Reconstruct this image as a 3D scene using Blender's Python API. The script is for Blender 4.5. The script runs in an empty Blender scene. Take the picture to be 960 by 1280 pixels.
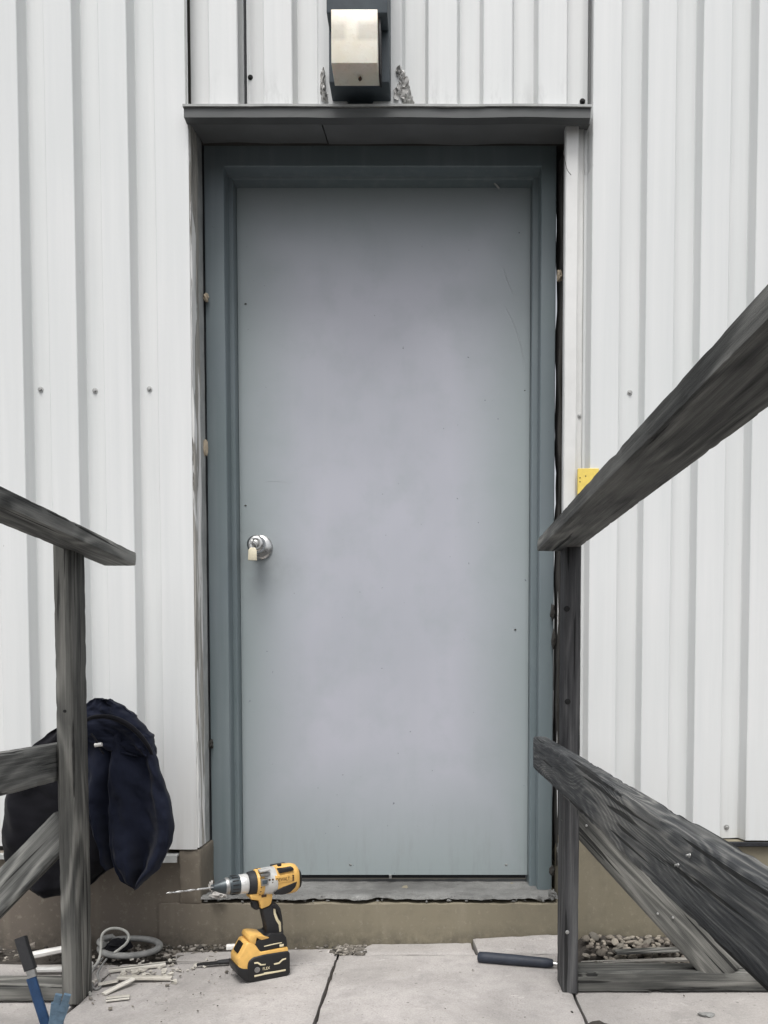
import bpy, bmesh, math, random
from math import radians, sin, cos, pi
from mathutils import Vector, Matrix, noise
random.seed(7)
S = bpy.context.scene
COL = S.collection

# ------------------------------------------------------------------ camera
F, PX, PY, TH = 1000.0, 540.0, 892.8, radians(2.45)
CAM = Vector((0, -2.3, 0.765))
cd = bpy.data.cameras.new("camera"); cam = bpy.data.objects.new("camera", cd); COL.objects.link(cam)
cam.location = CAM; cam.rotation_euler = (radians(90) - TH, 0, 0)
cd.sensor_fit = 'AUTO'; cd.sensor_width = 36; cd.lens = F / 1280 * 36
cd.shift_x = (480 - PX) / 1280; cd.shift_y = (PY - 640) / 1280
cd.clip_start = 0.02; cd.clip_end = 500
S.camera = cam
S.render.resolution_x, S.render.resolution_y = 768, 1024

# ------------------------------------------------------------------ light (overcast)
SUN_EL, SUN_AZ = 66, -6          # azimuth: to the left of the view, behind the camera
w = bpy.data.worlds.new("World"); S.world = w; w.use_nodes = True
nt = w.node_tree; nt.nodes.clear()
sky = nt.nodes.new('ShaderNodeTexSky'); sky.sky_type = 'NISHITA'; sky.sun_disc = False
sky.sun_elevation = radians(SUN_EL); sky.sun_rotation = radians(180 - SUN_AZ)
sky.dust_density = 5; sky.air_density = 1
hs = nt.nodes.new('ShaderNodeHueSaturation'); hs.inputs['Saturation'].default_value = 0.22
bg = nt.nodes.new('ShaderNodeBackground'); bg.inputs['Strength'].default_value = 0.15
wo = nt.nodes.new('ShaderNodeOutputWorld')
nt.links.new(sky.outputs[0], hs.inputs['Color']); nt.links.new(hs.outputs[0], bg.inputs[0]); nt.links.new(bg.outputs[0], wo.inputs[0])
sl = bpy.data.lights.new("sun", 'SUN'); sl.energy = 1.5; sl.angle = radians(26); sl.color = (1, 0.985, 0.96)
so = bpy.data.objects.new("sun", sl); COL.objects.link(so)
sd = Vector((sin(radians(SUN_AZ)) * cos(radians(SUN_EL)), -cos(radians(SUN_AZ)) * cos(radians(SUN_EL)), sin(radians(SUN_EL))))
so.rotation_euler = sd.to_track_quat('Z', 'Y').to_euler(); so.location = (0, -3, 6)
S.view_settings.view_transform = 'Standard'; S.view_settings.look = 'None'
S.view_settings.exposure = 0.36; S.view_settings.gamma = 1

# ------------------------------------------------------------------ surveying helpers: sight line through a point of the view
def ray(u, v):
    a, b = (u - PX) / F, (PY - v) / F
    return Vector((a, cos(TH) + b * sin(TH), b * cos(TH) - sin(TH)))
def Qy(u, v, y):
    r = ray(u, v); return CAM + r * ((y - CAM.y) / r.y)
def Gz(u, v, z=0.0):
    r = ray(u, v); return CAM + r * ((z - CAM.z) / r.z)
def on_plane(u, v, p0, n):
    r = ray(u, v); return CAM + r * ((p0 - CAM).dot(n) / r.dot(n))

XEL, XER = Qy(237.5, 350, 0).x, Qy(735.5, 350, 0).x      # edges of the doorway in the cladding
dL, dR = XEL + 0.6935, XER - 0.4538
# ------------------------------------------------------------------ object helpers
def tag(o, label=None, cat=None, group=None, kind=None):
    if label: o['label'] = label
    if cat: o['category'] = cat
    if group: o['group'] = group
    if kind: o['kind'] = kind
    return o
def link(name, me, m=None, parent=None, mw=None):
    o = bpy.data.objects.new(name, me); COL.objects.link(o)
    if m is not None and me is not None and len(me.materials) == 0:
        for mm in (m if isinstance(m, (list, tuple)) else [m]): me.materials.append(mm)
    if mw is not None: o.matrix_world = mw
    if parent is not None:
        o.parent = parent
        if mw is not None:
            o.matrix_parent_inverse = parent_inv(parent)
    return o
WM = {}
def parent_inv(p):
    m = Matrix.LocRotScale(p.location, p.rotation_euler, None)
    return m.inverted()
def mesh_of(bm, name, smooth=None):
    bmesh.ops.recalc_face_normals(bm, faces=bm.faces)
    me = bpy.data.meshes.new(name); bm.to_mesh(me); bm.free()
    if smooth is not None:
        for p in me.polygons: p.use_smooth = True
        if smooth < 180: me.set_sharp_from_angle(angle=radians(smooth))
    return me
def obj(name, bm, m, parent=None, smooth=None, mw=None):
    return link(name, mesh_of(bm, name, smooth), m, parent, mw)
def empty(name, loc=(0, 0, 0), rz=0.0):
    o = bpy.data.objects.new(name, None); COL.objects.link(o)
    o.location = loc; o.rotation_euler = (0, 0, rz); o.empty_display_size = 0.1
    return o
def BM(): return bmesh.new()
def box(bm, x0, x1, y0, y1, z0, z1, bev=0.0, seg=2, mi=0):
    t = bmesh.new()
    vs = [t.verts.new((x, y, z)) for x in (x0, x1) for y in (y0, y1) for z in (z0, z1)]
    for f in ((0, 1, 3, 2), (4, 6, 7, 5), (0, 4, 5, 1), (2, 3, 7, 6), (0, 2, 6, 4), (1, 5, 7, 3)):
        t.faces.new([vs[i] for i in f])
    if bev > 0: bmesh.ops.bevel(t, geom=t.edges[:], offset=bev, segments=seg, affect='EDGES', profile=0.5)
    merge(bm, t, mi=mi)
def merge(bm, t, mat=None, mi=0):
    if mat is not None: bmesh.ops.transform(t, matrix=mat, verts=t.verts[:])
    mp = {v: bm.verts.new(v.co) for v in t.verts}
    for f in t.faces:
        try:
            g = bm.faces.new([mp[v] for v in f.verts]); g.material_index = mi
        except ValueError: pass
    t.free()
def prism(bm, pts, a, b, axis='y', bev=0.0, seg=2, mat=None):
    """extrude a 2-D outline (p,q) between a and b along an axis"""
    t = bmesh.new()
    def mk(p, q, r):
        return {'y': (p, r, q), 'z': (p, q, r), 'x': (r, p, q)}[axis]
    A = [t.verts.new(mk(p, q, a)) for p, q in pts]; B = [t.verts.new(mk(p, q, b)) for p, q in pts]
    n = len(pts)
    t.faces.new(A); t.faces.new(B[::-1])
    for i in range(n): t.faces.new((A[i], B[i], B[(i + 1) % n], A[(i + 1) % n]))
    bmesh.ops.recalc_face_normals(t, faces=t.faces)
    if bev > 0:
        bmesh.ops.bevel(t, geom=t.edges[:], offset=bev, segments=seg, affect='EDGES', profile=0.5, clamp_overlap=True)
    merge(bm, t, mat)
def lathe(bm, prof, seg=32, mat=None, caps=True):
    """profile [(axial, radius)] about local X"""
    t = bmesh.new(); rings = []
    for a, r in prof:
        rings.append([t.verts.new((a, r * cos(2 * pi * k / seg), r * sin(2 * pi * k / seg))) for k in range(seg)])
    for i in range(len(rings) - 1):
        for k in range(seg):
            t.faces.new((rings[i][k], rings[i][(k + 1) % seg], rings[i + 1][(k + 1) % seg], rings[i + 1][k]))
    if caps: t.faces.new(rings[0][::-1]); t.faces.new(rings[-1])
    merge(bm, t, mat)
def catmull(pts, n=8):
    P = [Vector(p) for p in pts]; P = [2 * P[0] - P[1]] + P + [2 * P[-1] - P[-2]]; out = []
    for i in range(1, len(P) - 2):
        for k in range(n):
            s = k / n; a, b, c, d = P[i - 1], P[i], P[i + 1], P[i + 2]
            out.append(0.5 * ((2 * b) + (c - a) * s + (2 * a - 5 * b + 4 * c - d) * s * s + (3 * b - a - 3 * c + d) * s ** 3))
    out.append(P[-2]); return out
def tube(bm, pts, r, seg=10, flat=1.0, rad=None):
    """tube along points; flat<1 squashes it vertically"""
    P = [Vector(p) for p in pts]; rings = []; up = Vector((0, 0, 1)); prev = None
    for i, p in enumerate(P):
        d = (P[min(i + 1, len(P) - 1)] - P[max(i - 1, 0)]).normalized()
        if prev is None:
            s = d.cross(up)
            if s.length < 1e-3: s = d.cross(Vector((1, 0, 0)))
        else: s = prev - d * prev.dot(d)
        s.normalize(); prev = s; n = s.cross(d).normalized()
        rr = rad(i / (len(P) - 1)) * r if rad else r
        rings.append([bm.verts.new(p + s * (rr * cos(2 * pi * k / seg)) + n * (rr * flat * sin(2 * pi * k / seg))) for k in range(seg)])
    for i in range(len(rings) - 1):
        for k in range(seg): bm.faces.new((rings[i][k], rings[i][(k + 1) % seg], rings[i + 1][(k + 1) % seg], rings[i + 1][k]))
    bm.faces.new(rings[0][::-1]); bm.faces.new(rings[-1])

# ------------------------------------------------------------------ materials
class NT:
    def __init__(s, name):
        s.m = bpy.data.materials.new(name); s.m.use_nodes = True; s.t = s.m.node_tree
        s.b = s.t.nodes['Principled BSDF']; s.out = s.t.nodes['Material Output']
    def n(s, ty, **k):
        nd = s.t.nodes.new(ty)
        for a, b in k.items():
            if a in nd.inputs.keys(): s.set(nd.inputs[a], b)
            else: setattr(nd, a, b)
        return nd
    def set(s, sock, v):
        if isinstance(v, bpy.types.NodeSocket): s.t.links.new(v, sock)
        else: sock.default_value = v
    def coord(s, scale=(1, 1, 1), kind='Object', rnd=False):
        tc = s.n('ShaderNodeTexCoord'); v = tc.outputs[kind]
        if rnd:
            oi = s.n('ShaderNodeObjectInfo'); cm = s.n('ShaderNodeCombineXYZ')
            mu = s.math('MULTIPLY', oi.outputs['Random'], 37.0)
            for i in range(3): s.t.links.new(mu, cm.inputs[i])
            ad = s.n('ShaderNodeVectorMath', operation='ADD'); s.set(ad.inputs[0], v); s.set(ad.inputs[1], cm.outputs[0]); v = ad.outputs[0]
        mp = s.n('ShaderNodeMapping'); mp.inputs['Scale'].default_value = scale; s.set(mp.inputs['Vector'], v)
        return mp.outputs[0]
    def noise(s, vec, scale, detail=4, rough=0.55, dist=0.0):
        nd = s.n('ShaderNodeTexNoise'); s.set(nd.inputs['Vector'], vec); nd.inputs['Scale'].default_value = scale
        nd.inputs['Detail'].default_value = detail; nd.inputs['Roughness'].default_value = rough; nd.inputs['Distortion'].default_value = dist
        return nd.outputs['Fac']
    def math(s, op, a, b=0.0, c=0.0, clamp=False):
        nd = s.n('ShaderNodeMath', operation=op); nd.use_clamp = clamp
        s.set(nd.inputs[0], a); s.set(nd.inputs[1], b)
        if op in ('MULTIPLY_ADD', 'SMOOTHSTEP'): s.set(nd.inputs[2], c)
        return nd.outputs[0]
    def rng(s, v, a, b, c=0.0, d=1.0):
        nd = s.n('ShaderNodeMapRange'); s.set(nd.inputs['Value'], v)
        for k, x in zip(('From Min', 'From Max', 'To Min', 'To Max'), (a, b, c, d)): nd.inputs[k].default_value = x
        return nd.outputs[0]
    def ramp(s, v, stops):
        nd = s.n('ShaderNodeValToRGB'); s.set(nd.inputs[0], v); e = nd.color_ramp.elements
        while len(e) < len(stops): e.new(0.5)
        for q, (p, c) in zip(e, stops): q.position = p; q.color = (*c, 1) if len(c) == 3 else c
        return nd.outputs[0]
    def mix(s, f, a, b, mode='MIX'):
        nd = s.n('ShaderNodeMix', data_type='RGBA', blend_type=mode)
        s.set(nd.inputs[0], f)
        for i, x in ((6, a), (7, b)):
            if isinstance(x, (tuple, list)): x = (*x, 1) if len(x) == 3 else x
            s.set(nd.inputs[i], x)
        return nd.outputs[2]
    def bump(s, h, dist, strength=1.0, nrm=None):
        nd = s.n('ShaderNodeBump'); s.set(nd.inputs['Height'], h); nd.inputs['Distance'].default_value = dist; nd.inputs['Strength'].default_value = strength
        if nrm is not None: s.set(nd.inputs['Normal'], nrm)
        return nd.outputs[0]
    def fin(s, col=None, rough=None, metal=None, nrm=None, spec=None):
        if col is not None: s.set(s.b.inputs['Base Color'], (*col, 1) if isinstance(col, tuple) and len(col) == 3 else col)
        if rough is not None: s.set(s.b.inputs['Roughness'], rough)
        if metal is not None: s.set(s.b.inputs['Metallic'], metal)
        if nrm is not None: s.set(s.b.inputs['Normal'], nrm)
        if spec is not None: s.b.inputs['Specular IOR Level'].default_value = spec
        return s.m
def simple(name, col, rough=0.5, metal=0.0, var=0.12, nscale=40, bump=0.0003, spec=0.5):
    s = NT(name); v = s.coord(); n = s.noise(v, nscale, 5, 0.65); n2 = s.noise(v, nscale * 0.13, 3)
    f = s.math('MULTIPLY_ADD', n, 0.6, s.math('MULTIPLY', n2, 0.4))
    a = tuple(max(0, c * (1 - var * 1.6)) for c in col); b = tuple(min(1, c * (1 + var)) for c in col)
    c = s.ramp(f, [(0.3, a), (0.68, b)])
    return s.fin(c, s.rng(n, 0.3, 0.7, rough * 0.8, min(1, rough * 1.2)), metal, s.bump(n, bump) if bump else None, spec)

def mat_siding():
    s = NT('white_siding_paint'); v = s.coord()
    st = s.noise(s.coord((26, 26, 0.9)), 1.0, 5, 0.6)          # vertical rain streaks
    big = s.noise(v, 1.6, 3)
    c = s.mix(s.rng(st, 0.3, 0.75), (0.66, 0.672, 0.67), (0.745, 0.75, 0.745))
    c = s.mix(s.rng(big, 0.35, 0.7, 0, 0.35), c, (0.62, 0.65, 0.645))
    sx = s.n('ShaderNodeSeparateXYZ'); s.set(sx.inputs[0], v); z = sx.outputs[2]
    # splash dirt creeping up from the bottom edge, ragged and streaked
    low = s.rng(z, 0.25, 0.60, 1, 0); low = s.math('MULTIPLY', low, s.rng(st, 0.42, 0.62)); low = s.math('MULTIPLY', low, 0.30)
    c = s.mix(low, c, (0.30, 0.29, 0.26))
    # soot patches above the door flashing
    xx = sx.outputs[0]
    nb = s.noise(s.coord((14, 14, 4)), 1.0, 5, 0.7)
    up = s.math('MULTIPLY', s.rng(z, 2.33, 2.50, 1, 0), s.rng(xx, -0.70, 0.46, 1, 1))
    ins = s.math('MULTIPLY', s.math('GREATER_THAN', xx, -0.70), s.math('LESS_THAN', xx, 0.452))
    up = s.math('MULTIPLY', s.math('MULTIPLY', s.rng(z, 2.33, 2.47, 1, 0), s.math('GREATER_THAN', z, 2.2)), ins)
    up = s.math('MULTIPLY', up, s.rng(nb, 0.50, 0.64)); c = s.mix(s.math('MULTIPLY', up, 0.42), c, (0.16, 0.155, 0.15))
    # small scuffs
    sc = s.noise(s.coord((30, 30, 9)), 1.0, 6, 0.7); k = s.rng(sc, 0.725, 0.76); c = s.mix(s.math('MULTIPLY', k, 0.7), c, (0.33, 0.33, 0.32))
    h = s.noise(v, 70, 3)
    return s.fin(c, 0.45, 0, s.bump(h, 0.0004, 0.5), 0.35)
def mat_door(name='door_paint', A=(0.405, 0.42, 0.462), B=(0.465, 0.472, 0.525), C=(0.285, 0.335, 0.335), scr=True):
    s = NT(name); v = s.coord()
    n1 = s.noise(v, 1.9, 3, 0.5); n2 = s.noise(v, 7, 5, 0.6); fine = s.noise(v, 260, 2)
    c = s.mix(s.rng(n1, 0.35, 0.65), A, B)
    c = s.mix(s.math('MULTIPLY', s.rng(n2, 0.48, 0.75), 0.30), c, C)
    st = s.noise(s.coord((30, 30, 1.2)), 1.0, 4); c = s.mix(s.math('MULTIPLY', s.rng(st, 0.5, 0.8), 0.12), c, (0.5, 0.52, 0.53))
    if scr:
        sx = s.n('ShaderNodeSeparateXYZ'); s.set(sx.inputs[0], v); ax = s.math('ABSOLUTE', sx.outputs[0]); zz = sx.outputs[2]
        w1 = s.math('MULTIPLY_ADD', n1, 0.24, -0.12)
        e = s.math('MAXIMUM', s.rng(s.math('ADD', ax, w1), 0.22, 0.46), s.math('MAXIMUM', s.rng(s.math('ADD', zz, w1), 0.42, 0.0), s.rng(s.math('ADD', zz, w1), 1.85, 2.2)))  # greener paint towards the edges, with the recess shade painted in
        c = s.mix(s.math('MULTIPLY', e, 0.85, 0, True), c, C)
        low = s.math('MULTIPLY', s.rng(zz, 0.28, 0.0), s.rng(s.noise(s.coord((40, 40, 6)), 1.0, 5, 0.7), 0.5, 0.66)); c = s.mix(s.math('MULTIPLY', low, 0.16), c, (0.17, 0.165, 0.15))
        ds = s.n('ShaderNodeVectorMath', operation='DISTANCE'); s.set(ds.inputs[0], v); ds.inputs[1].default_value = (-0.40, 0.0, 1.0)
        gk = s.math('MULTIPLY', s.rng(ds.outputs['Value'], 0.17, 0.04), s.rng(n2, 0.35, 0.6)); c = s.mix(s.math('MULTIPLY', gk, 0.35), c, (0.20, 0.205, 0.20))
    sp = s.noise(s.coord((1, 1, 1)), 55, 2, 0.5); c = s.mix(s.math('MULTIPLY', s.rng(sp, 0.74, 0.77), 0.8), c, (0.12, 0.13, 0.15))
    r = s.rng(n2, 0.3, 0.7, 0.34, 0.5)
    h = s.math('MULTIPLY_ADD', fine, 0.12, s.noise(v, 2.4, 2))
    return s.fin(c, r, 0, s.bump(h, 0.0015, 0.5), 0.5)
def mat_wood(name, dark=(0.024, 0.025, 0.025), mid=(0.112, 0.114, 0.109), light=(0.30, 0.30, 0.28), ringf=60, stretch=5.0, amt=0.55, worn=0.45, tint=None):
    """weathered softwood: contour rings of a stretched field give the cathedral grain, long fibres, checks and worn patches; grain runs along local X"""
    s = NT(name)
    v = s.coord((1.0, stretch, stretch), rnd=True)
    f1 = s.noise(v, 1.7, 1.5, 0.4, 0.35)
    ring = s.math('SINE', s.math('MULTIPLY', f1, ringf * 2.0)); ring = s.rng(ring, -1, 1)
    ring = s.math('POWER', ring, 1.3)
    pm = s.noise(s.coord((1.6, 5, 5), rnd=True), 1.0, 2); ring = s.math('MULTIPLY', ring, s.rng(pm, 0.38, 0.62, 0.15, 1.0))
    fib = s.noise(s.coord((6.0, 250, 250), rnd=True), 1.0, 8, 0.8)
    fib2 = s.noise(s.coord((2.4, 95, 95), rnd=True), 1.0, 6, 0.7)
    pat = s.noise(s.coord((2.2, 9, 9), rnd=True), 1.0, 4, 0.6)
    g = s.math('ADD', s.math('MULTIPLY', ring, amt * 0.5), s.math('ADD', s.math('MULTIPLY', fib, 0.55), s.math('MULTIPLY', fib2, 0.45)))
    c = s.ramp(g, [(0.38, dark), (0.56, mid), (0.78, light)])
    c = s.mix(s.math('MULTIPLY', s.rng(pat, 0.45, 0.72), worn), c, light)
    c = s.mix(s.math('MULTIPLY', s.rng(pat, 0.46, 0.30), 0.6), c, dark)
    ck = s.noise(s.coord((2.6, 85, 85), rnd=True), 1.0, 2, 0.4, 0.2); crack = s.rng(ck, 0.37, 0.335)
    c = s.mix(s.math('MULTIPLY', crack, 0.85), c, (0.012, 0.012, 0.012))
    if tint: c = s.mix(1.0, c, tint, 'MULTIPLY')
    h = s.math('ADD', s.math('MULTIPLY', ring, 0.35), s.math('ADD', s.math('MULTIPLY', fib, 0.9), s.math('MULTIPLY', crack, -1.2)))
    return s.fin(c, 0.85, 0, s.bump(h, 0.0022, 0.9), 0.25)
def mat_concrete(name, A, B, C, speck=True, grain=1.0, rough=0.9):
    s = NT(name); v = s.coord(rnd=True)
    n1 = s.noise(v, 3.2, 5, 0.65); n2 = s.noise(v, 22, 6, 0.7); n3 = s.noise(v, 240, 3, 0.7)
    c = s.mix(s.rng(n1, 0.35, 0.66), A, B)
    c = s.mix(s.math('MULTIPLY', s.rng(n2, 0.5, 0.72), 0.55), c, C)
    c = s.mix(s.math('MULTIPLY', s.rng(n3, 0.38, 0.66), 0.42), c, tuple(x * 0.6 for x in A))
    if speck:
        vo = s.n('ShaderNodeTexVoronoi'); s.set(vo.inputs['Vector'], v); vo.inputs['Scale'].default_value = 28
        mk = s.math('MULTIPLY', s.rng(vo.outputs['Distance'], 0.13, 0.07), s.rng(s.noise(v, 6, 2), 0.5, 0.6))
        c = s.mix(s.math('MULTIPLY', mk, 0.6), c, tuple(x * 0.3 for x in A))
        sc = s.noise(s.coord((9, 26, 9), rnd=True), 1.0, 6, 0.75, 1.5); c = s.mix(s.math('MULTIPLY', s.rng(sc, 0.62, 0.70), 0.5), c, tuple(min(1, x * 1.35) for x in B))
    sn = s.noise(s.coord((1, 1, 1), rnd=True), 1.7, 7, 0.72, 0.8); c = s.mix(s.math('MULTIPLY', s.rng(sn, 0.50, 0.64), 0.48), c, tuple(x * 0.55 for x in A))
    po = s.n('ShaderNodeTexVoronoi'); s.set(po.inputs['Vector'], v); po.inputs['Scale'].default_value = 95
    pk = s.math('MULTIPLY', s.rng(po.outputs['Distance'], 0.22, 0.12), s.rng(s.noise(v, 19, 2), 0.52, 0.6)); c = s.mix(s.math('MULTIPLY', pk, 0.55), c, tuple(x * 0.35 for x in A))
    h = s.math('ADD', s.math('MULTIPLY', n2, 0.8), s.math('SUBTRACT', s.math('MULTIPLY', n3, 0.3), s.math('MULTIPLY', pk, 0.6)))
    return s.fin(c, rough, 0, s.bump(h, 0.002 * grain, 0.8), 0.3)
def mat_foundation():
    s = NT('foundation_render'); v = s.coord()
    n1 = s.noise(v, 2.2, 4); n2 = s.noise(v, 14, 6, 0.7); n3 = s.noise(v, 300, 2)
    sx = s.n('ShaderNodeSeparateXYZ'); s.set(sx.inputs[0], v)
    lr = s.rng(sx.outputs[0], -0.9, -0.25)                       # browner painted length on the left, khaki to the right
    lr = s.math('ADD', lr, s.math('MULTIPLY_ADD', n1, 0.5, -0.25), 0, True)
    c = s.mix(lr, (0.150, 0.128, 0.108), (0.225, 0.200, 0.145))
    c = s.mix(s.math('MULTIPLY', s.rng(n2, 0.5, 0.75), 0.4), c, (0.13, 0.115, 0.09))
    st = s.noise(s.coord((18, 18, 2.5)), 1.0, 4); c = s.mix(s.math('MULTIPLY', s.rng(st, 0.55, 0.75), 0.25), c, (0.30, 0.27, 0.21))
    dz = s.math('MULTIPLY', s.rng(sx.outputs[2], 0.055, 0.0), s.rng(s.noise(v, 24, 6, 0.7), 0.40, 0.60)); c = s.mix(s.math('MULTIPLY', dz, 0.6), c, (0.075, 0.068, 0.055))   # soil splash at the foot
    s3 = s.noise(v, 60, 6, 0.75); c = s.mix(s.math('MULTIPLY', s.rng(s3, 0.56, 0.66), 0.35), c, (0.34, 0.31, 0.25))
    h = s.math('ADD', s.math('MULTIPLY', n2, 0.7), s.math('MULTIPLY', n3, 0.25))
    return s.fin(c, 0.8, 0, s.bump(h, 0.0016, 0.7), 0.3)
def mat_peel():
    """reveal board: bare grey wood with flakes of old white paint"""
    s = NT('peeling_trim'); vf = s.coord((90, 90, 3.0)); fib = s.noise(vf, 1.0, 6, 0.7)
    c = s.ramp(fib, [(0.30, (0.12, 0.115, 0.10)), (0.50, (0.40, 0.385, 0.35)), (0.74, (0.62, 0.60, 0.56))])
    pt = s.noise(s.coord((30, 26, 2.1)), 1.0, 5, 0.62, 0.6); k = s.rng(pt, 0.52, 0.55)
    c = s.mix(k, c, (0.80, 0.80, 0.78))
    h = s.math('ADD', s.math('MULTIPLY', fib, 0.5), s.math('MULTIPLY', k, 0.8))
    return s.fin(c, 0.8, 0, s.bump(h, 0.002, 0.9), 0.3)
def mat_cloth(name, A, B):
    s = NT(name); v = s.coord(); n = s.noise(v, 9, 4); wv = s.noise(v, 500, 2)
    c = s.mix(s.rng(n, 0.35, 0.7), A, B)
    h = s.math('ADD', s.math('MULTIPLY', s.noise(s.coord((1, 1, .5)), 11, 3, 0.5), 1.6), s.math('MULTIPLY', wv, 0.15))
    s.fin(c, 0.9, 0, s.bump(h, 0.004, 0.7), 0.2)
    s.b.inputs['Sheen Weight'].default_value = 0.05
    return s.m
def mat_stone(name='stone_mix'):
    s = NT(name); oi = s.n('ShaderNodeObjectInfo')
    c = s.ramp(oi.outputs['Random'], [(0.0, (0.08, 0.07, 0.06)), (0.25, (0.33, 0.29, 0.235)), (0.5, (0.18, 0.165, 0.14)), (0.75, (0.42, 0.375, 0.31)), (1.0, (0.12, 0.10, 0.085))])
    v = s.coord(rnd=True); n = s.noise(v, 90, 5, 0.7); c = s.mix(s.math('MULTIPLY', s.rng(n, 0.4, 0.7), 0.5), c, (0.10, 0.095, 0.085))
    return s.fin(c, 0.85, 0, s.bump(n, 0.002, 0.8), 0.3)
def mat_litter():
    s = NT('grit_mix'); g = s.n('ShaderNodeNewGeometry')
    c = s.ramp(g.outputs['Random Per Island'], [(0.0, (0.04, 0.037, 0.033)), (0.35, (0.22, 0.20, 0.17)), (0.6, (0.10, 0.092, 0.08)), (0.85, (0.38, 0.35, 0.31)), (1.0, (0.15, 0.13, 0.11))])
    n = s.noise(s.coord(), 200, 3)
    return s.fin(c, 0.9, 0, s.bump(n, 0.001), 0.25)

M = {}
M['siding'] = mat_siding()
M['trim'] = simple('white_trim', (0.70, 0.70, 0.685), 0.5, 0, 0.08, 9, 0.0006)
M['flash'] = simple('dirty_flashing', (0.40, 0.41, 0.40), 0.6, 0, 0.3, 18, 0.0008)
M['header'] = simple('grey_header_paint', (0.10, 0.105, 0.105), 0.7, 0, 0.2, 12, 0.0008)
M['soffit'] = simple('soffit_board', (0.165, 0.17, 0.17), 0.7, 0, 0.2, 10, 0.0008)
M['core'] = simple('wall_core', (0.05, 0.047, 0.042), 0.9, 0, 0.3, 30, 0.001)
M['door'] = mat_door()
M['frame'] = mat_door('frame_paint', (0.150, 0.188, 0.198), (0.170, 0.203, 0.222), (0.195, 0.242, 0.245), scr=False)
M['foundation'] = mat_foundation()
M['sill'] = mat_concrete('sill_concrete', (0.13, 0.13, 0.125), (0.27, 0.27, 0.26), (0.075, 0.075, 0.07), True, 2.2)
M['slab'] = mat_concrete('slab_concrete', (0.36, 0.34, 0.322), (0.47, 0.442, 0.425), (0.25, 0.243, 0.232), True, 0.8)
M['ground'] = mat_concrete('dark_yard', (0.045, 0.045, 0.046), (0.062, 0.061, 0.060), (0.085, 0.083, 0.080), True, 2.0)  # yard beyond the view, made dark to cut the light bouncing up
M['soil'] = mat_concrete('soil', (0.045, 0.04, 0.035), (0.085, 0.075, 0.065), (0.14, 0.125, 0.11), True, 3.0)
M['wood_rail'] = mat_wood('weathered_rail', ringf=34, stretch=5, amt=0.5)
M['wood_post'] = mat_wood('weathered_post', mid=(0.092, 0.092, 0.085), light=(0.24, 0.235, 0.215), ringf=26, stretch=7, amt=0.5, worn=0.5)
M['wood_dark'] = mat_wood('dark_post', dark=(0.022, 0.022, 0.024), mid=(0.068, 0.068, 0.070), light=(0.16, 0.16, 0.158), ringf=20, stretch=8, amt=0.3, worn=0.25)
M['wood_swirl'] = mat_wood('swirl_board', dark=(0.018, 0.020, 0.024), mid=(0.088, 0.092, 0.094), light=(0.34, 0.335, 0.31), ringf=90, stretch=7.5, amt=0.30, worn=0.6)
M['peel'] = mat_peel()
M['lath'] = mat_wood('pale_lath', dark=(0.34, 0.32, 0.27), mid=(0.56, 0.53, 0.47), light=(0.72, 0.70, 0.64), ringf=14, stretch=6, amt=0.3, worn=0.4)
M['greylath'] = mat_wood('grey_lath', dark=(0.08, 0.075, 0.07), mid=(0.22, 0.21, 0.19), light=(0.40, 0.385, 0.35), ringf=14, stretch=6, amt=0.4, worn=0.4)
M['whitelath'] = simple('white_painted_lath', (0.74, 0.73, 0.70), 0.55, 0, 0.1, 30, 0.0006)
M['foam'] = simple('old_foam', (0.64, 0.63, 0.61), 0.9, 0, 0.4, 60, 0.002)
M['channel'] = simple('channel_gap_shade', (0.22, 0.215, 0.205), 0.8, 0, 0.4, 14, 0.001)  # dark tone of the gap shadow beside the cladding
M['mortar'] = simple('pale_mortar', (0.50, 0.48, 0.45), 0.9, 0, 0.3, 60, 0.003)
M['tanfoam'] = simple('tan_shim', (0.50, 0.42, 0.31), 0.85, 0, 0.25, 40, 0.001)
M['blackgap'] = simple('black_sealant', (0.015, 0.016, 0.02), 0.75, 0, 0.4, 120, 0.003)
M['steel'] = simple('brushed_steel', (0.55, 0.55, 0.54), 0.28, 1.0, 0.15, 60, 0.0002)
M['dullsteel'] = simple('dull_steel', (0.42, 0.42, 0.41), 0.45, 1.0, 0.25, 60, 0.0003)
M['screw'] = simple('screw_zinc', (0.42, 0.42, 0.41), 0.4, 0.7, 0.2, 200, 0.0002)
M['rust'] = simple('dark_bolt', (0.008, 0.008, 0.008), 0.7, 0.3, 0.4, 200, 0.0004)
M['brass'] = simple('pale_key_tag', (0.72, 0.66, 0.50), 0.5, 0.0, 0.15, 120, 0.0003)
M['yellow'] = simple('tool_yellow', (0.72, 0.43, 0.12), 0.42, 0, 0.10, 70, 0.0003)
M['black'] = simple('tool_black', (0.010, 0.010, 0.011), 0.45, 0, 0.25, 90, 0.0003)
M['rubber'] = simple('tool_rubber', (0.014, 0.014, 0.016), 0.65, 0, 0.25, 160, 0.0008)
M['print'] = simple('pale_print', (0.70, 0.62, 0.42), 0.5, 0, 0.08, 90, 0)
M['darkprint'] = simple('dark_print', (0.07, 0.035, 0.015), 0.5, 0, 0.1, 90, 0)
M['chuck'] = simple('chuck_gunmetal', (0.055, 0.068, 0.075), 0.34, 0.35, 0.2, 70, 0.0002)
M['silver'] = simple('silver_plastic', (0.62, 0.62, 0.60), 0.35, 0.4, 0.1, 70, 0.0002)
M['housing'] = simple('lamp_housing', (0.055, 0.072, 0.085), 0.5, 0, 0.2, 30, 0.0004)
M['grip'] = simple('navy_grip', (0.022, 0.028, 0.042), 0.6, 0, 0.25, 120, 0.0007)
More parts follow.
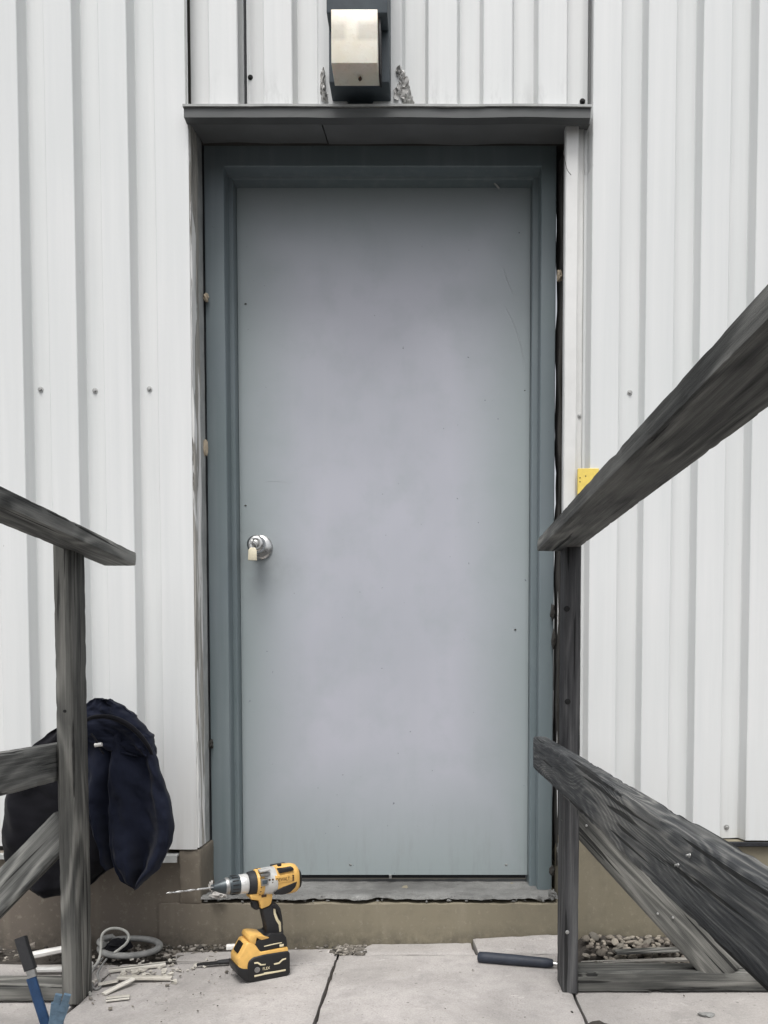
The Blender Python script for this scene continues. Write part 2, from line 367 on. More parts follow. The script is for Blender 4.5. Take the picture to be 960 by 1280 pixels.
M['blue'] = simple('blue_enamel', (0.012, 0.045, 0.115), 0.38, 0.1, 0.25, 60, 0.0005)
M['paleblue'] = simple('worn_blue_steel', (0.16, 0.25, 0.34), 0.4, 0.45, 0.3, 70, 0.0006)
M['cable'] = simple('grey_cable', (0.42, 0.42, 0.39), 0.55, 0, 0.15, 70, 0.0004)
M['hose'] = simple('grey_hose', (0.27, 0.27, 0.26), 0.6, 0, 0.2, 50, 0.0005)
M['tag'] = simple('yellow_tag', (0.82, 0.62, 0.13), 0.5, 0, 0.12, 60, 0.0004)
M['navy'] = mat_cloth('navy_cloth', (0.006, 0.0082, 0.018), (0.0105, 0.0135, 0.028))
M['navyblk'] = mat_cloth('black_lining', (0.0035, 0.0035, 0.0055), (0.006, 0.006, 0.009))
M['stone'] = mat_stone(); M['grit'] = mat_litter()
def mat_lens():
    s = NT('yellowed_lens'); v = s.coord(); n = s.noise(v, 14, 4); n2 = s.noise(v, 60, 4, 0.7)
    c = s.mix(s.rng(n, 0.35, 0.7), (0.78, 0.73, 0.60), (0.86, 0.83, 0.74)); c = s.mix(s.math('MULTIPLY', s.rng(n2, 0.55, 0.75), 0.3), c, (0.45, 0.38, 0.25))
    sx = s.n('ShaderNodeSeparateXYZ'); s.set(sx.inputs[0], v)
    zb_ = s.math('MULTIPLY', s.rng(sx.outputs[2], 0.046, 0.056), s.rng(sx.outputs[2], 0.104, 0.086)); xb_ = s.rng(s.math('ABSOLUTE', s.math('ADD', sx.outputs[0], 0.013)), 0.010, 0.022, 0.12, 1.0)
    c = s.mix(s.math('MULTIPLY', s.math('MULTIPLY', zb_, xb_), 0.50), c, (0.42, 0.39, 0.34))   # fittings dimly seen through the plastic
    s.fin(c, 0.22, 0, s.bump(n2, 0.0006), 0.5); s.b.inputs['Subsurface Weight'].default_value = 0.15; return s.m
M['lens'] = mat_lens()

# ------------------------------------------------------------------ ground and pavement
def ground():
    bm = BM(); n = 30
    xs = [-120, -40, -12] + [-4 + 8 * i / n for i in range(n + 1)] + [12, 40, 120]
    ys = [-150, -50, -15] + [-5 + 6 * i / n for i in range(n + 1)] + [15, 60]
    vs = [[bm.verts.new((x, y, -0.05 + 0.004 * noise.noise(Vector((x * 3, y * 3, 0))))) for y in ys] for x in xs]
    for i in range(len(xs) - 1):
        for j in range(len(ys) - 1): bm.faces.new((vs[i][j], vs[i + 1][j], vs[i + 1][j + 1], vs[i][j + 1]))
    tag(obj('ground', bm, M['ground']), kind='structure')
ground()
pav = tag(empty('pavement'), kind='structure')
def slab(cs, z=0.0, t=0.045, dz=(0, 0, 0, 0), n=26, parent=pav, m='slab', rough=0.0022, seed=0):
    """paving slab from four corners (ccw from near left), uneven arrises"""
    bm = BM(); A, B, C, D = [Vector((c[0], c[1], z + h)) for c, h in zip(cs, dz)]
    nx = n; ny = n; top = []
    for i in range(nx + 1):
        row = []
        for j in range(ny + 1):
            u, v = i / nx, j / ny
            e = min(u, 1 - u, v, 1 - v)
            # concentrate rows at the arris
            uu = 0.5 - 0.5 * cos(pi * u) * (1 if True else 0); vv = 0.5 - 0.5 * cos(pi * v)
            uu = 0.35 * u + 0.65 * uu; vv = 0.35 * v + 0.65 * vv
            p = A.lerp(B, uu).lerp(D.lerp(C, uu), vv)
            ed = min(uu, 1 - uu) * (B - A).length, min(vv, 1 - vv) * (D - A).length
            d = min(ed); q = noise.noise(Vector((p.x * 40 + seed, p.y * 40, 3)))
            p.z += rough * 0.5 * noise.noise(Vector((p.x * 6, p.y * 6, seed)))
            if d < 0.012: p.z -= 0.004 * (1 - d / 0.012) ** 2 + max(0, q) * 0.009 * (1 - d / 0.012)
            row.append(bm.verts.new(p))
        top.append(row)
    for i in range(nx):
        for j in range(ny): bm.faces.new((top[i][j], top[i + 1][j], top[i + 1][j + 1], top[i][j + 1]))
    ring = [top[i][0] for i in range(nx)] + [top[nx][j] for j in range(ny)] + [top[i][ny] for i in range(nx, 0, -1)] + [top[0][j] for j in range(ny, 0, -1)]
    cen = (A + B + C + D) / 4
    low = []
    for k, vv in enumerate(ring):
        w_ = 0.0025 * noise.noise(Vector((vv.co.x * 25, vv.co.y * 25, seed + 9)))
        d = (vv.co - cen); d.z = 0; d.normalize(); vv.co += d * w_
        low.append(bm.verts.new((vv.co.x, vv.co.y, z - t)))
    for k in range(len(ring)): bm.faces.new((ring[k], low[k], low[(k + 1) % len(ring)], ring[(k + 1) % len(ring)]))
    return obj('paving_slab', bm, M[m], parent, 50)
g = 0.0045
XJ = [-2.06, -1.45, -0.848, -0.264, 0.347, 0.957, 1.567]
# row by the wall
slab([(XJ[3] + g, -0.645), (XJ[4] - g, -0.645), (XJ[4] - g, -0.098), (XJ[3] + g, -0.098)], dz=(0, 0.002, 0.002, 0), seed=1)
slab([(XJ[3] + 0.045, -0.092), (0.122, -0.092), (0.112, -0.004), (XJ[3] + 0.085, -0.004)], dz=(0.001, 0, 0.004, 0), n=14, seed=17)
slab([(0.131, -0.090), (0.372, -0.088), (0.40, -0.006), (0.119, -0.006)], dz=(0.006, 0.003, 0.034, 0.018), n=14, seed=2)
slab([(XJ[2] + g, -0.72), (XJ[3] - g, -0.72), (XJ[3] - g, -0.172), (XJ[2] + g, -0.166)], dz=(-0.002, -0.003, -0.001, 0), seed=3)
slab([(XJ[2] + 0.16, -0.164), (XJ[3] - g, -0.168), (XJ[3] - 0.002, -0.04), (XJ[2] + 0.12, -0.075)], dz=(0, -0.002, 0, 0), n=16, seed=4)
slab([(XJ[1] + g, -0.75), (XJ[2] - g, -0.75), (XJ[2] - g, -0.16), (XJ[1] + g, -0.16)], dz=(0.002, 0, -0.004, 0), seed=5)
slab([(XJ[0] + g, -0.75), (XJ[1] - g, -0.75), (XJ[1] - g, -0.16), (XJ[0] + g, -0.16)], n=8, seed=15)
slab([(XJ[4] + g, -0.90), (XJ[5] - g, -0.90), (XJ[5] - g, -0.345), (XJ[4] + g, -0.345)], dz=(0.001, 0, 0, -0.001), seed=6)
slab([(XJ[5] + g, -0.90), (XJ[6] - g, -0.90), (XJ[6] - g, -0.345), (XJ[5] + g, -0.345)], n=12, seed=7)
# rows behind the camera's near edge
for j in range(1, 2):
    for i in range(0, 6):
        y1 = {0: -0.76, 1: -0.76, 2: -0.73, 3: -0.655, 4: -0.91, 5: -0.91}[i] - (j - 1) * 0.61
        slab([(XJ[i] + g, y1 - 0.60), (XJ[i + 1] - g, y1 - 0.60), (XJ[i + 1] - g, y1), (XJ[i] + g, y1)], n=6, seed=20 + i + 7 * j)
def soil():
    bm = BM(); n = 90; m = 12
    vs = [[bm.verts.new((-2 + 4 * i / n, -0.36 + 0.37 * j / m, -0.022 + (0.036 * max(0, 1 + (-0.36 + 0.37 * j / m) / 0.12) if -2 + 4 * i / n > 0.43 else 0) + 0.012 * noise.fractal(Vector((-2 + 4 * i / n, -0.36 + 0.37 * j / m, 0)) * 14, 1, 2, 4))) for j in range(m + 1)] for i in range(n + 1)]
    for i in range(n):
        for j in range(m): bm.faces.new((vs[i][j], vs[i + 1][j], vs[i + 1][j + 1], vs[i][j + 1]))
    tag(obj('soil_strip', bm, M['soil']), kind='structure')
soil()
# stones
def pebble_mesh(seed, sub=2):
    bm = BM(); bmesh.ops.create_icosphere(bm, subdivisions=sub, radius=1)
    r = random.Random(seed); sx, sy, sz = r.uniform(0.8, 1.2), r.uniform(0.6, 0.9), r.uniform(0.4, 0.65)
    for v in bm.verts:
        k = 1 + 0.28 * noise.noise(v.co * 1.3 + Vector((seed * 7, 0, 0))) + 0.08 * noise.noise(v.co * 3.5 + Vector((0, seed * 3, 0)))
        v.co = Vector((v.co.x * sx * k, v.co.y * sy * k, v.co.z * sz * k))
    me = mesh_of(bm, 'pebble', 38); me.materials.append(M['stone']); return me
PEB = [pebble_mesh(i) for i in range(9)]
gravel = tag(empty('gravel_bed', (0.6, -0.12, 0)), kind='structure')
def put_peb(x, y, z, r):
    o = bpy.data.objects.new('stone', random.choice(PEB)); COL.objects.link(o); o.parent = gravel
    o.location = (x - 0.6, y + 0.12, z); o.scale = (r, r, r)
    o.rotation_euler = (random.uniform(-.5, .5), random.uniform(-.5, .5), random.uniform(0, 6.3))
rr = random.Random(3)
placed = []
tries = 0
while len(placed) < 290 and tries < 6000:
    tries += 1
    x = rr.uniform(0.42, 1.0) if rr.random() < 0.85 else rr.uniform(1.0, 1.5); y = -abs(rr.gauss(0.03, 0.065)) - 0.012; r = rr.uniform(0.007, 0.0165)
    if x < 0.44 and y > -0.1: continue
    if y < -0.20: continue
    if any((x - a) ** 2 + (y - b) ** 2 < (0.60 * (r + c)) ** 2 for a, b, c in placed): continue
    placed.append((x, y, r)); put_peb(x, y, -0.010 + 0.35 * r + 0.034 * max(0, 1 + y / 0.12), r)
def grit(name, areas, n, rmin, rmax, parent=None, seed=0, z0=0.0):
    """small angular chips joined into one mesh"""
    bm = BM(); r = random.Random(seed)
    for _ in range(n):
        (x0, x1, y0, y1) = r.choice(areas); c = Vector((r.uniform(x0, x1), r.uniform(y0, y1), z0)); s = r.uniform(rmin, rmax) * (0.6 + 0.8 * r.random() ** 3)
        e = Matrix.Rotation(r.uniform(0, 6.3), 3, 'Z') @ Matrix.Rotation(r.uniform(-.6, .6), 3, 'X')
        vs = [bm.verts.new(c + e @ Vector((a * s * r.uniform(.6, 1.3), b * s * r.uniform(.4, 1.0), d * s * r.uniform(.25, .7)))) for a in (-1, 1) for b in (-1, 1) for d in (-.6, 1)]
        for f in ((0, 1, 3, 2), (4, 6, 7, 5), (0, 4, 5, 1), (2, 3, 7, 6), (0, 2, 6, 4), (1, 5, 7, 3)): bm.faces.new([vs[i] for i in f])
    return tag(obj(name, bm, M['grit'], parent), kind='stuff')
grit('fine_gravel', [(0.40, 1.5, -0.19, -0.015), (0.42, 0.9, -0.26, -0.1)], 900, 0.003, 0.009, gravel, 2, -0.010)
tag(grit('rubble', [(-0.95, -0.27, -0.075, -0.012), (-0.95, -0.60, -0.13, -0.012), (-0.27, -0.19, -0.09, -0.012), (-1.5, -0.85, -0.14, -0.012)], 520, 0.003, 0.009, None, 5, -0.004), 'strip of small rubble and mortar crumbs along the foot of the brown foundation', 'rubble')
tag(grit('loose_grit', [(-1.1, 1.1, -0.8, -0.16), (-0.9, -0.5, -0.5, -0.15)], 150, 0.0012, 0.0034, None, 8, 0.0035), 'scattered grit and tiny chips on the grey paving slabs', 'grit')

# ------------------------------------------------------------------ building wall
bld = tag(empty('building_wall'), 'white ribbed metal clad wall with brown foundation around the grey door', 'wall')
ZF = Qy(480, 131, -0.02).z                    # underside of siding over the door
def siding(name, xs0, xs1, z0, z1, yoff=0.0, nz=22, lab=None, amp=0.0008, wide=None):
    """box-rib cladding sheet between x limits: ribs 0.083 wide, 0.158 apart"""
    x_first = Qy(59.5, 350, 0).x; per = (Qy(875.5, 350, 0).x - x_first) / 12; rw, sl, dep = per * 0.52, 0.0085, 0.042
    xs = []; k = -20
    while True:
        r0 = x_first + per * k; k += 1
        if r0 > xs1 + per: break
        for x, y in ((r0 - sl, dep), (r0 - sl + 0.002, dep - 0.003), (r0, 0.0015), (r0 + 0.002, 0), (r0 + rw - 0.002, 0), (r0 + rw, 0.0015), (r0 + rw + sl - 0.002, dep - 0.003), (r0 + rw + sl, dep), (r0 + rw + (per - rw) * .5 + sl * .5, dep - 0.0008)):
            xs.append((x, y))
    xs.sort()
    if wide is not None: xs = [(x, y) if x < wide else (x, 0.0) for x, y in xs]
    P = []
    for i, (x, y) in enumerate(xs):
        if x < xs0 - 1e-6:
            if i + 1 < len(xs) and xs[i + 1][0] > xs0:
                t = (xs0 - x) / (xs[i + 1][0] - x); P.append((xs0, y + t * (xs[i + 1][1] - y)))
            continue
        if x > xs1:
            px, py = xs[i - 1]; t = (xs1 - px) / (x - px); P.append((xs1, py + t * (y - py))); break
        P.append((x, y))
    bm = BM(); cols = []
    for (x, y) in P:
        col = []
        for j in range(nz + 1):
            z = z0 + (z1 - z0) * j / nz
            dy = amp * noise.noise(Vector((x * 2.4, z * 1.4, 5))); dx = 0.0012 * noise.noise(Vector((x * 3, z * 1.1, 9)))
            bz = 0.004 * noise.noise(Vector((x * 9, 0, 2))) if j == 0 else 0
            col.append(bm.verts.new((x + dx, y + yoff + dy, z + bz)))
        cols.append(col)
    for i in range(len(cols) - 1):
        for j in range(nz): bm.faces.new((cols[i][j], cols[i + 1][j], cols[i + 1][j + 1], cols[i][j + 1]))
    o = obj(name, bm, M['siding'], bld, 9)
    so_ = o.modifiers.new('thickness', 'SOLIDIFY'); so_.thickness = 0.0012; so_.offset = -1; so_.use_rim = False
    if lab: o['label'] = lab
    return o
XL = -0.300 * 2.3; XR = Qy(739, 500, 0.0).x; ZT = 3.3
siding('siding_panel', -4.2, XEL, 0.275, ZT, 0, wide=-0.775, lab='white ribbed panel left of the door')
XS = Qy(307.5, 60, 0).x
siding('siding_panel', XEL - 0.0035, XS + 0.003, ZF, ZT, 0.0035, lab='narrow white panel above the door, left of the lap joint', nz=8)
siding('siding_panel', XS - 0.003, 0.4432 + dR, ZF + 0.002, ZT, 0.0, lab='white panel above the door, behind the lamp', nz=8)
siding('siding_panel', 0.4435 + dR, 4.2, 0.300, ZT, -0.001, lab='white ribbed panel right of the door')
# raised lap edges at the seams
bm = BM(); box(bm, XS - 0.0055, XS - 0.003, -0.003, 0.022, ZF, ZT); obj('lap_seam', bm, M['blackgap'], bld)
bm = BM(); box(bm, XEL - 0.006, XEL - 0.002, -0.004, 0.012, ZF - 0.002, ZT); obj('lap_seam', bm, M['flash'], bld)
bm = BM(); box(bm, 0.4525 + dR, 0.4550 + dR, 0.012, 0.028, ZF + 0.002, ZT); obj('lap_seam', bm, M['header'], bld)
# core behind the cladding
CY = 0.054
bm = BM()
box(bm, -4.2, -0.735 + dL, CY, 0.35, 0.26, ZT); box(bm, 0.456, 4.2, CY, 0.35, 0.26, ZT); box(bm, -0.735 + dL, 0.456, CY, 0.35, ZF + 0.0, ZT)
obj('wall_core', bm, M['core'], bld)
bm = BM(); box(bm, -4.3, 4.3, -0.04, 0.40, ZT, ZT + 0.12, 0.004); obj('roof_trim', bm, M['trim'], bld)
# foundation: brown render, lower course proud of the upper on the left
ZS = 0.131   # top of concrete sill
def rough_box(name, x0, x1, y0, y1, z0, z1, m, parent, nx=40, amp=0.002, lab=None, sh=40, seed=0):
    bm = BM(); nz_ = 6
    front = [[None] * (nz_ + 1) for _ in range(nx + 1)]
    for i in range(nx + 1):
        for j in range(nz_ + 1):
            x = x0 + (x1 - x0) * i / nx; z = z0 + (z1 - z0) * j / nz_
            front[i][j] = bm.verts.new((x, y0 + amp * noise.noise(Vector((x * 5, z * 9, seed))), z + (amp * 1.2 * noise.noise(Vector((x * 18, 7, seed))) if j == nz_ else 0)))
    back = [[bm.verts.new((f[j].co.x, y1, f[j].co.z)) for j in (0, nz_)] for f in front]
    for i in range(nx):
        for j in range(nz_): bm.faces.new((front[i][j], front[i + 1][j], front[i + 1][j + 1], front[i][j + 1]))
        bm.faces.new((front[i][nz_], front[i + 1][nz_], back[i + 1][1], back[i][1])); bm.faces.new((front[i][0], back[i][0], back[i + 1][0], front[i + 1][0]))
        bm.faces.new((back[i][0], back[i][1], back[i + 1][1], back[i + 1][0]))
    for i in (0, nx):
        fs = [front[i][j] for j in range(nz_ + 1)] + [back[i][1], back[i][0]]; bm.faces.new(fs)
    o = obj(name, bm, m, parent, sh)
    if lab: o['label'] = lab
    return o
rough_box('foundation', -4.2, -0.6895 + dL, 0.014, 0.33, -0.10, 0.262, M['foundation'], bld, 60, lab='dark brown foundation left of the sill')
rough_box('foundation', -0.795, 0.378, 0.0, 0.32, -0.10, 0.1135, M['foundation'], bld, 60, lab='khaki foundation course below the door sill', seed=4)
rough_box('foundation', 0.3825, 4.2, 0.010, 0.33, -0.10, 0.296, M['foundation'], bld, 60, lab='khaki foundation right of the sill', seed=8)
# bent metal lip under the left cladding
bm = BM(); pr = [(0.012, 0), (-0.016, -0.003), (-0.020, -0.022), (-0.012, -0.024), (-0.010, -0.008), (0.012, -0.005)]
prism(bm, [(a, b) for a, b in pr], -0.90, -0.735, 'x'); 
for v in bm.verts: v.co.z += 0.262 + 0.006 * noise.noise(v.co * 9) + (v.co.x + 0.735) * 0.02
obj('base_lip', bm, M['flash'], bld, 30)
bm = BM(); box(bm, -4.2, -0.93, -0.008, 0.012, 0.246, 0.262, 0.002); obj('base_lip', bm, M['flash'], bld)
bm = BM(); box(bm, 0.465, 4.2, -0.006, 0.008, 0.283, 0.296, 0.002); obj('base_lip', bm, M['blackgap'], bld)
# broken render stub at the left jamb foot
bm = BM(); box(bm, -0.735, -0.687 + dL, 0.004, 0.16, 0.113, 0.2715, 0.004)
bmesh.ops.subdivide_edges(bm, edges=bm.edges[:], cuts=5, use_grid_fill=True)
for v in bm.verts: v.co += Vector((0.004 * noise.noise(v.co * 30), 0.005 * noise.noise(v.co * 34), 0))
obj('render_stub', bm, M['foundation'], bld, 40)

# reveal: peeling stud on the left, white trim on the right, header and soffit above
ZL = Qy(480, 147, -0.03).z                    # lower front edge of header
def vboard(name, x0, x1, y0, y1, z0, z1, m, n=60, amp=0.0025, seed=0, parent=bld, lab=None):
    bm = BM(); nr = 14; rings = []
    pts = []
    hx, hy = (x1 - x0) / 2, (y1 - y0) / 2; cx, cy = (x0 + x1) / 2, (y0 + y1) / 2; b = min(0.003, hx * .4, hy * .4)
    base = [(-hx + b, -hy), (0, -hy), (hx - b, -hy), (hx, -hy + b), (hx, -hy * .3), (hx, hy * .3), (hx, hy - b), (hx - b, hy), (0, hy), (-hx + b, hy), (-hx, hy - b), (-hx, 0), (-hx, -hy + b)]
    for j in range(n + 1):
        z = z0 + (z1 - z0) * j / n
        rings.append([bm.verts.new((cx + a + amp * noise.noise(Vector((k * 2.7, z * 7, seed))), cy + c + amp * noise.noise(Vector((k * 1.9 + 5, z * 7, seed + 3))), z)) for k, (a, c) in enumerate(base)])
    nb = len(base)
    for j in range(n):
        for k in range(nb): bm.faces.new((rings[j][k], rings[j][(k + 1) % nb], rings[j + 1][(k + 1) % nb], rings[j + 1][k]))
    bm.faces.new(rings[0][::-1]); bm.faces.new(rings[-1])
    o = obj(name, bm, m, parent, 35)
    if lab: o['label'] = lab
    return o
vboard('reveal_board', -0.735 + dL, -0.690 + dL, 0.005, 0.052, 0.278, ZL + 0.045, M['peel'], seed=1, amp=0.005, lab='weathered reveal board with peeling white paint')
vboard('reveal_board', -0.735 + dL, -0.692 + dL, 0.055, 0.083, 0.276, ZL + 0.06, M['peel'], seed=6, amp=0.004)
vboard('reveal_strip', -0.735 + dL, -0.694 + dL, 0.085, 0.138, 0.275, ZL + 0.06, M['flash'], seed=3, amp=0.0015, lab='grey metal strip of the left reveal')
vboard('gap_filler', -0.735 + dL, -0.695 + dL, 0.141, 0.165, 0.26, ZL + 0.06, M['blackgap'], seed=9, amp=0.006)
# header front, drip lip, soffit in two boards
zt = Qy(480, 132, -0.035).z; ztr = Qy(480, 135, -0.035).z
def hboard(name, x0, x1, y0, y1, z0, z1, m, n=50, amp=0.0012, seed=0, lab=None):
    bm = BM(); rings = []
    for j in range(n + 1):
        x = x0 + (x1 - x0) * j / n; q = amp * noise.noise(Vector((x * 6, seed, 1))) * 2; q2 = amp * noise.noise(Vector((x * 15, seed, 8)))
        rings.append([bm.verts.new((x, a, b + q)) for a, b in ((y0 + q2, z0 + q2), (y1, z0), (y1, z1), (y0 + q2, z1 + q2 * .5))])
    for j in range(n):
        for k in range(4): bm.faces.new((rings[j][k], rings[j][(k + 1) % 4], rings[j + 1][(k + 1) % 4], rings[j + 1][k]))
    bm.faces.new(rings[0][::-1]); bm.faces.new(rings[-1])
    o = obj(name, bm, m, bld, 35)
    if lab: o['label'] = lab
    return o
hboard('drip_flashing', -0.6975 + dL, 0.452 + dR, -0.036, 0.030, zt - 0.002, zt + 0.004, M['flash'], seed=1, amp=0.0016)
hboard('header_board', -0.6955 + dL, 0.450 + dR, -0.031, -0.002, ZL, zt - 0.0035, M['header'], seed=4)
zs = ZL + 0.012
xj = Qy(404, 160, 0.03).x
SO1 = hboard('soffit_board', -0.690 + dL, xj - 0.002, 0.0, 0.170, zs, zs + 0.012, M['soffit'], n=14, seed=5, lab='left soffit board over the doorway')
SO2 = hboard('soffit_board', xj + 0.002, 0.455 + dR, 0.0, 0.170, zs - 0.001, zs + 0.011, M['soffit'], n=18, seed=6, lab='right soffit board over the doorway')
ZO = Qy(480, 177, 0.15).z
for o_ in (SO1, SO2):
    for v_ in o_.data.vertices: v_.co.z += (ZO + 0.004 - zs) * min(1, max(0, v_.co.y) / 0.148) - 0.008
# right white trim: flat face with a channel next to the cladding
xa, xb, xc = Qy(704.5, 500, 0.02).x, Qy(721, 500, 0.02).x, 0.4445 + dR
bm = BM(); P = [(xa + 0.001, 0.050), (xa, 0.020), (xa + 0.003, 0.016), (xb - 0.004, 0.015), (xb, 0.018), (xb + 0.003, 0.036), (xc - 0.003, 0.037), (xc, 0.034), (xc, 0.040), (xb, 0.040), (xb - 0.006, 0.020), (xa + 0.006, 0.022), (xa + 0.005, 0.050)]
nz = 40; z0, z1 = 0.303, Qy(705, 152, 0.02).z; rows = []
for j in range(nz + 1):
    z = z0 + (z1 - z0) * j / nz
    rows.append([bm.verts.new((x + 0.0016 * noise.noise(Vector((1, z * 3, 4))), y + 0.0015 * noise.noise(Vector((x * 20, z * 4, 2))), z)) for x, y in P])
for j in range(nz):
    for k in range(len(P)): bm.faces.new((rows[j][k], rows[j][(k + 1) % len(P)], rows[j + 1][(k + 1) % len(P)], rows[j + 1][k]))
bm.faces.new(rows[0][::-1]); bm.faces.new(rows[-1])
obj('corner_trim', bm, M['trim'], bld, 35)
bm = BM(); box(bm, 0.392, 0.456, 0.137, 0.20, 0.26, ZL + 0.03); obj('gap_filler', bm, M['blackgap'], bld)
vboard('gap_filler', 0.3795, 0.3905, 0.110, 0.20, 0.20, ZL - 0.005, M['core'], seed=12, amp=0.010)
# torn foam pieces and shims in the gaps
def lump(name, c, s, m, seed, parent=bld, lab=None, sub=3, amp=0.45, fr=1.8):
    bm = BM(); bmesh.ops.create_icosphere(bm, subdivisions=sub, radius=1)
    for v in bm.verts:
        k = 1 + amp * noise.fractal(v.co * fr + Vector((seed, 0, 0)), 1, 2, 3); v.co = Vector((v.co.x * s[0] * k, v.co.y * s[1] * k, v.co.z * s[2] * k)) + Vector(c)
    o = obj(name, bm, m, parent, 40)
    if lab: o['label'] = lab
    return o
for i, (u, v, y, sx_, sz_, m) in enumerate([(258, 372, 0.135, .007, .012, 'tanfoam'), (256.5, 560, 0.125, .009, .022, 'tanfoam'), (264, 930, 0.14, .006, .014, 'core'),
                                 (699.5, 345, 0.118, .0085, .017, 'tanfoam'), (691, 765, 0.135, .007, .022, 'core'), (692, 800, 0.135, .006, .030, 'core'), (690, 1088, 0.10, .009, .014, 'core'), (700, 1065, 0.03, .008, .03, 'sill')]):
    p = Qy(u, v, y); lump('foam_scrap', p, (sx_, .01, sz_), M[m], i * 3.1)
bm = BM(); p = [Qy(a, b, 0.128) for a, b in ((702, 640), (699, 720), (698, 800), (700.5, 860), (697, 930), (698, 1040))]
tube(bm, catmull(p, 8), 0.0032, 8); obj('loose_strip', bm, M['trim'], bld, 60)
bm = BM(); box(bm, Qy(727, 600, 0.036).x, 0.4440 + dR, 0.0352, 0.0362, 0.305, z1 - 0.01); obj('channel_shade_strip', bm, M['channel'], bld)  # dark strip that paints the gap shadow onto the channel floor
# thin trickle of cobweb / wire at the trim head
bm = BM(); tube(bm, catmull([Qy(704, 188, 0.012), Qy(706, 200, 0.006), Qy(709, 212, 0.004), Qy(714, 219, 0.010)], 6), 0.0008, 6); obj('loose_thread', bm, M['core'], bld, 60)
# screws
SCREW = None
def screw(u, v, y, m='screw', r=0.0058):
    global SCREW
    p = Qy(u, v, y)
    if SCREW is None:
        bm = BM(); rot = Matrix.Rotation(pi / 2, 4, 'Z') @ Matrix.Identity(4)
        lathe(bm, [(0, 1.35), (0.25, 1.35), (0.3, 1.0)], 18, Matrix.Rotation(-pi / 2, 4, 'Z')); lathe(bm, [(0.3, 0.78), (0.95, 0.74), (1.05, 0.6)], 6, Matrix.Rotation(-pi / 2, 4, 'Z'))
        SCREW = mesh_of(bm, 'screw', 30); SCREW.materials.append(M['screw'])
    o = bpy.data.objects.new('screw', SCREW); COL.objects.link(o); o.parent = bld; o.location = p; o.scale = (r, r, r); o.rotation_euler = (0, random.random() * 6, 0)
    if m != 'screw':
        o.data = SCREW.copy(); o.data.materials[0] = M[m]
for u, v in ((51, 487), (119, 488.5), (187, 486.5)): screw(u, v, 0.0410)
screw(787, 491, 0.0405); screw(855.5, 492, 0.0405); screw(908, 1034, 0.0405); screw(924, 494, 0.0405); screw(842, 1036, 0.0405)
screw(724.5, 520, 0.0365, r=0.005); screw(722.5, 712, 0.0365, r=0.0055); screw(313, 97, 0.041, 'rust', 0.0055); screw(728, 127, 0.038, 'rust', 0.006)
# concrete sill under the door, front arris broken away
bm = BM(); nx, ny = 130, 16; x0s, x1s = -0.673, 0.368
top = []
for i in range(nx + 1):
    x = x0s + (x1s - x0s) * i / nx; ch = noise.fractal(Vector((x * 11, 3, 0)), 1, 2, 5); ch2 = noise.fractal(Vector((x * 30, 9, 0)), 1, 2, 3)
    yf = 0.014 + 0.020 * ch + 0.006 * ch2
    row = []
    for j in range(ny + 1):
        t = (j / ny) ** 1.6; y = yf + (0.285 - yf) * t
        z = ZS + 0.003 - 0.018 * min(1, max(0, y - 0.03) / 0.13) + 0.0025 * noise.fractal(Vector((x * 30, y * 30, 0)), 1, 2, 4) - (0.012 * max(0, 1 - (y - yf) / 0.025) ** 2) * (0.5 + ch2)
        row.append(bm.verts.new((x, y, z)))
    cz = noise.fractal(Vector((x * 17, 1, 5)), 1, 2, 5); cw = noise.fractal(Vector((x * 55, 4, 5)), 1, 2, 3); zl_ = ZS - 0.007 - 0.011 * max(-0.35, cz) - 0.004 * cw
    prof = [(yf - 0.003 + 0.004 * cw, (ZS + zl_) / 2 - 0.002), (yf + 0.004, zl_), (yf + 0.026, zl_ + 0.004), (0.085, ZS - 0.0165)]
    pre = [bm.verts.new((x, a, b)) for a, b in reversed(prof)]
    top.append(pre + row)
for i in range(nx):
    for j in range(len(top[0]) - 1): bm.faces.new((top[i][j], top[i + 1][j], top[i + 1][j + 1], top[i][j + 1]))
bm.faces.new(top[0]); bm.faces.new(top[-1][::-1])
obj('door_sill', bm, M['sill'], bld, 55)
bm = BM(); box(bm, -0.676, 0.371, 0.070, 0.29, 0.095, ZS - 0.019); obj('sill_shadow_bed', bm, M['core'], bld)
for i in range(26):
    x = random.uniform(-0.66, 0.36); lump('mortar_crumb', (x, 0.006 + random.uniform(-.004, .014), 0.1185 + random.uniform(0.001, .003)), [random.uniform(.003, .007)] + [random.uniform(.002, .004)] * 2, M['sill'], i * 2.3, sub=1)
lump('mortar_lump', Qy(272, 1119, -0.02), (0.020, 0.012, 0.009), M['mortar'], 44, lab='pale broken mortar lump at the left end of the sill', amp=0.7)
lump('mortar_lump', Qy(264, 1108, -0.005), (0.007, 0.008, 0.014), M['mortar'], 47, amp=0.7)
lump('mortar_lump', Qy(690, 1118, 0.01), (0.010, 0.010, 0.014), M['sill'], 49, amp=0.7)
# crumbling sealant either side of the lamp
for i, (u, v, sx_, sz_) in enumerate([(499, 94, .013, .018), (503, 106, .016, .020), (500, 118, .019, .020), (507, 124, .018, .014), (404, 100, .006, .024), (404.5, 117, .007, .022), (407, 124, .006, .010)]):
    lump('sealant_scrap', Qy(u, v, 0.012 if u > 480 else 0.0), (sx_, .022, sz_), M['foam'], 60 + i * 5, amp=0.8, fr=2.6)

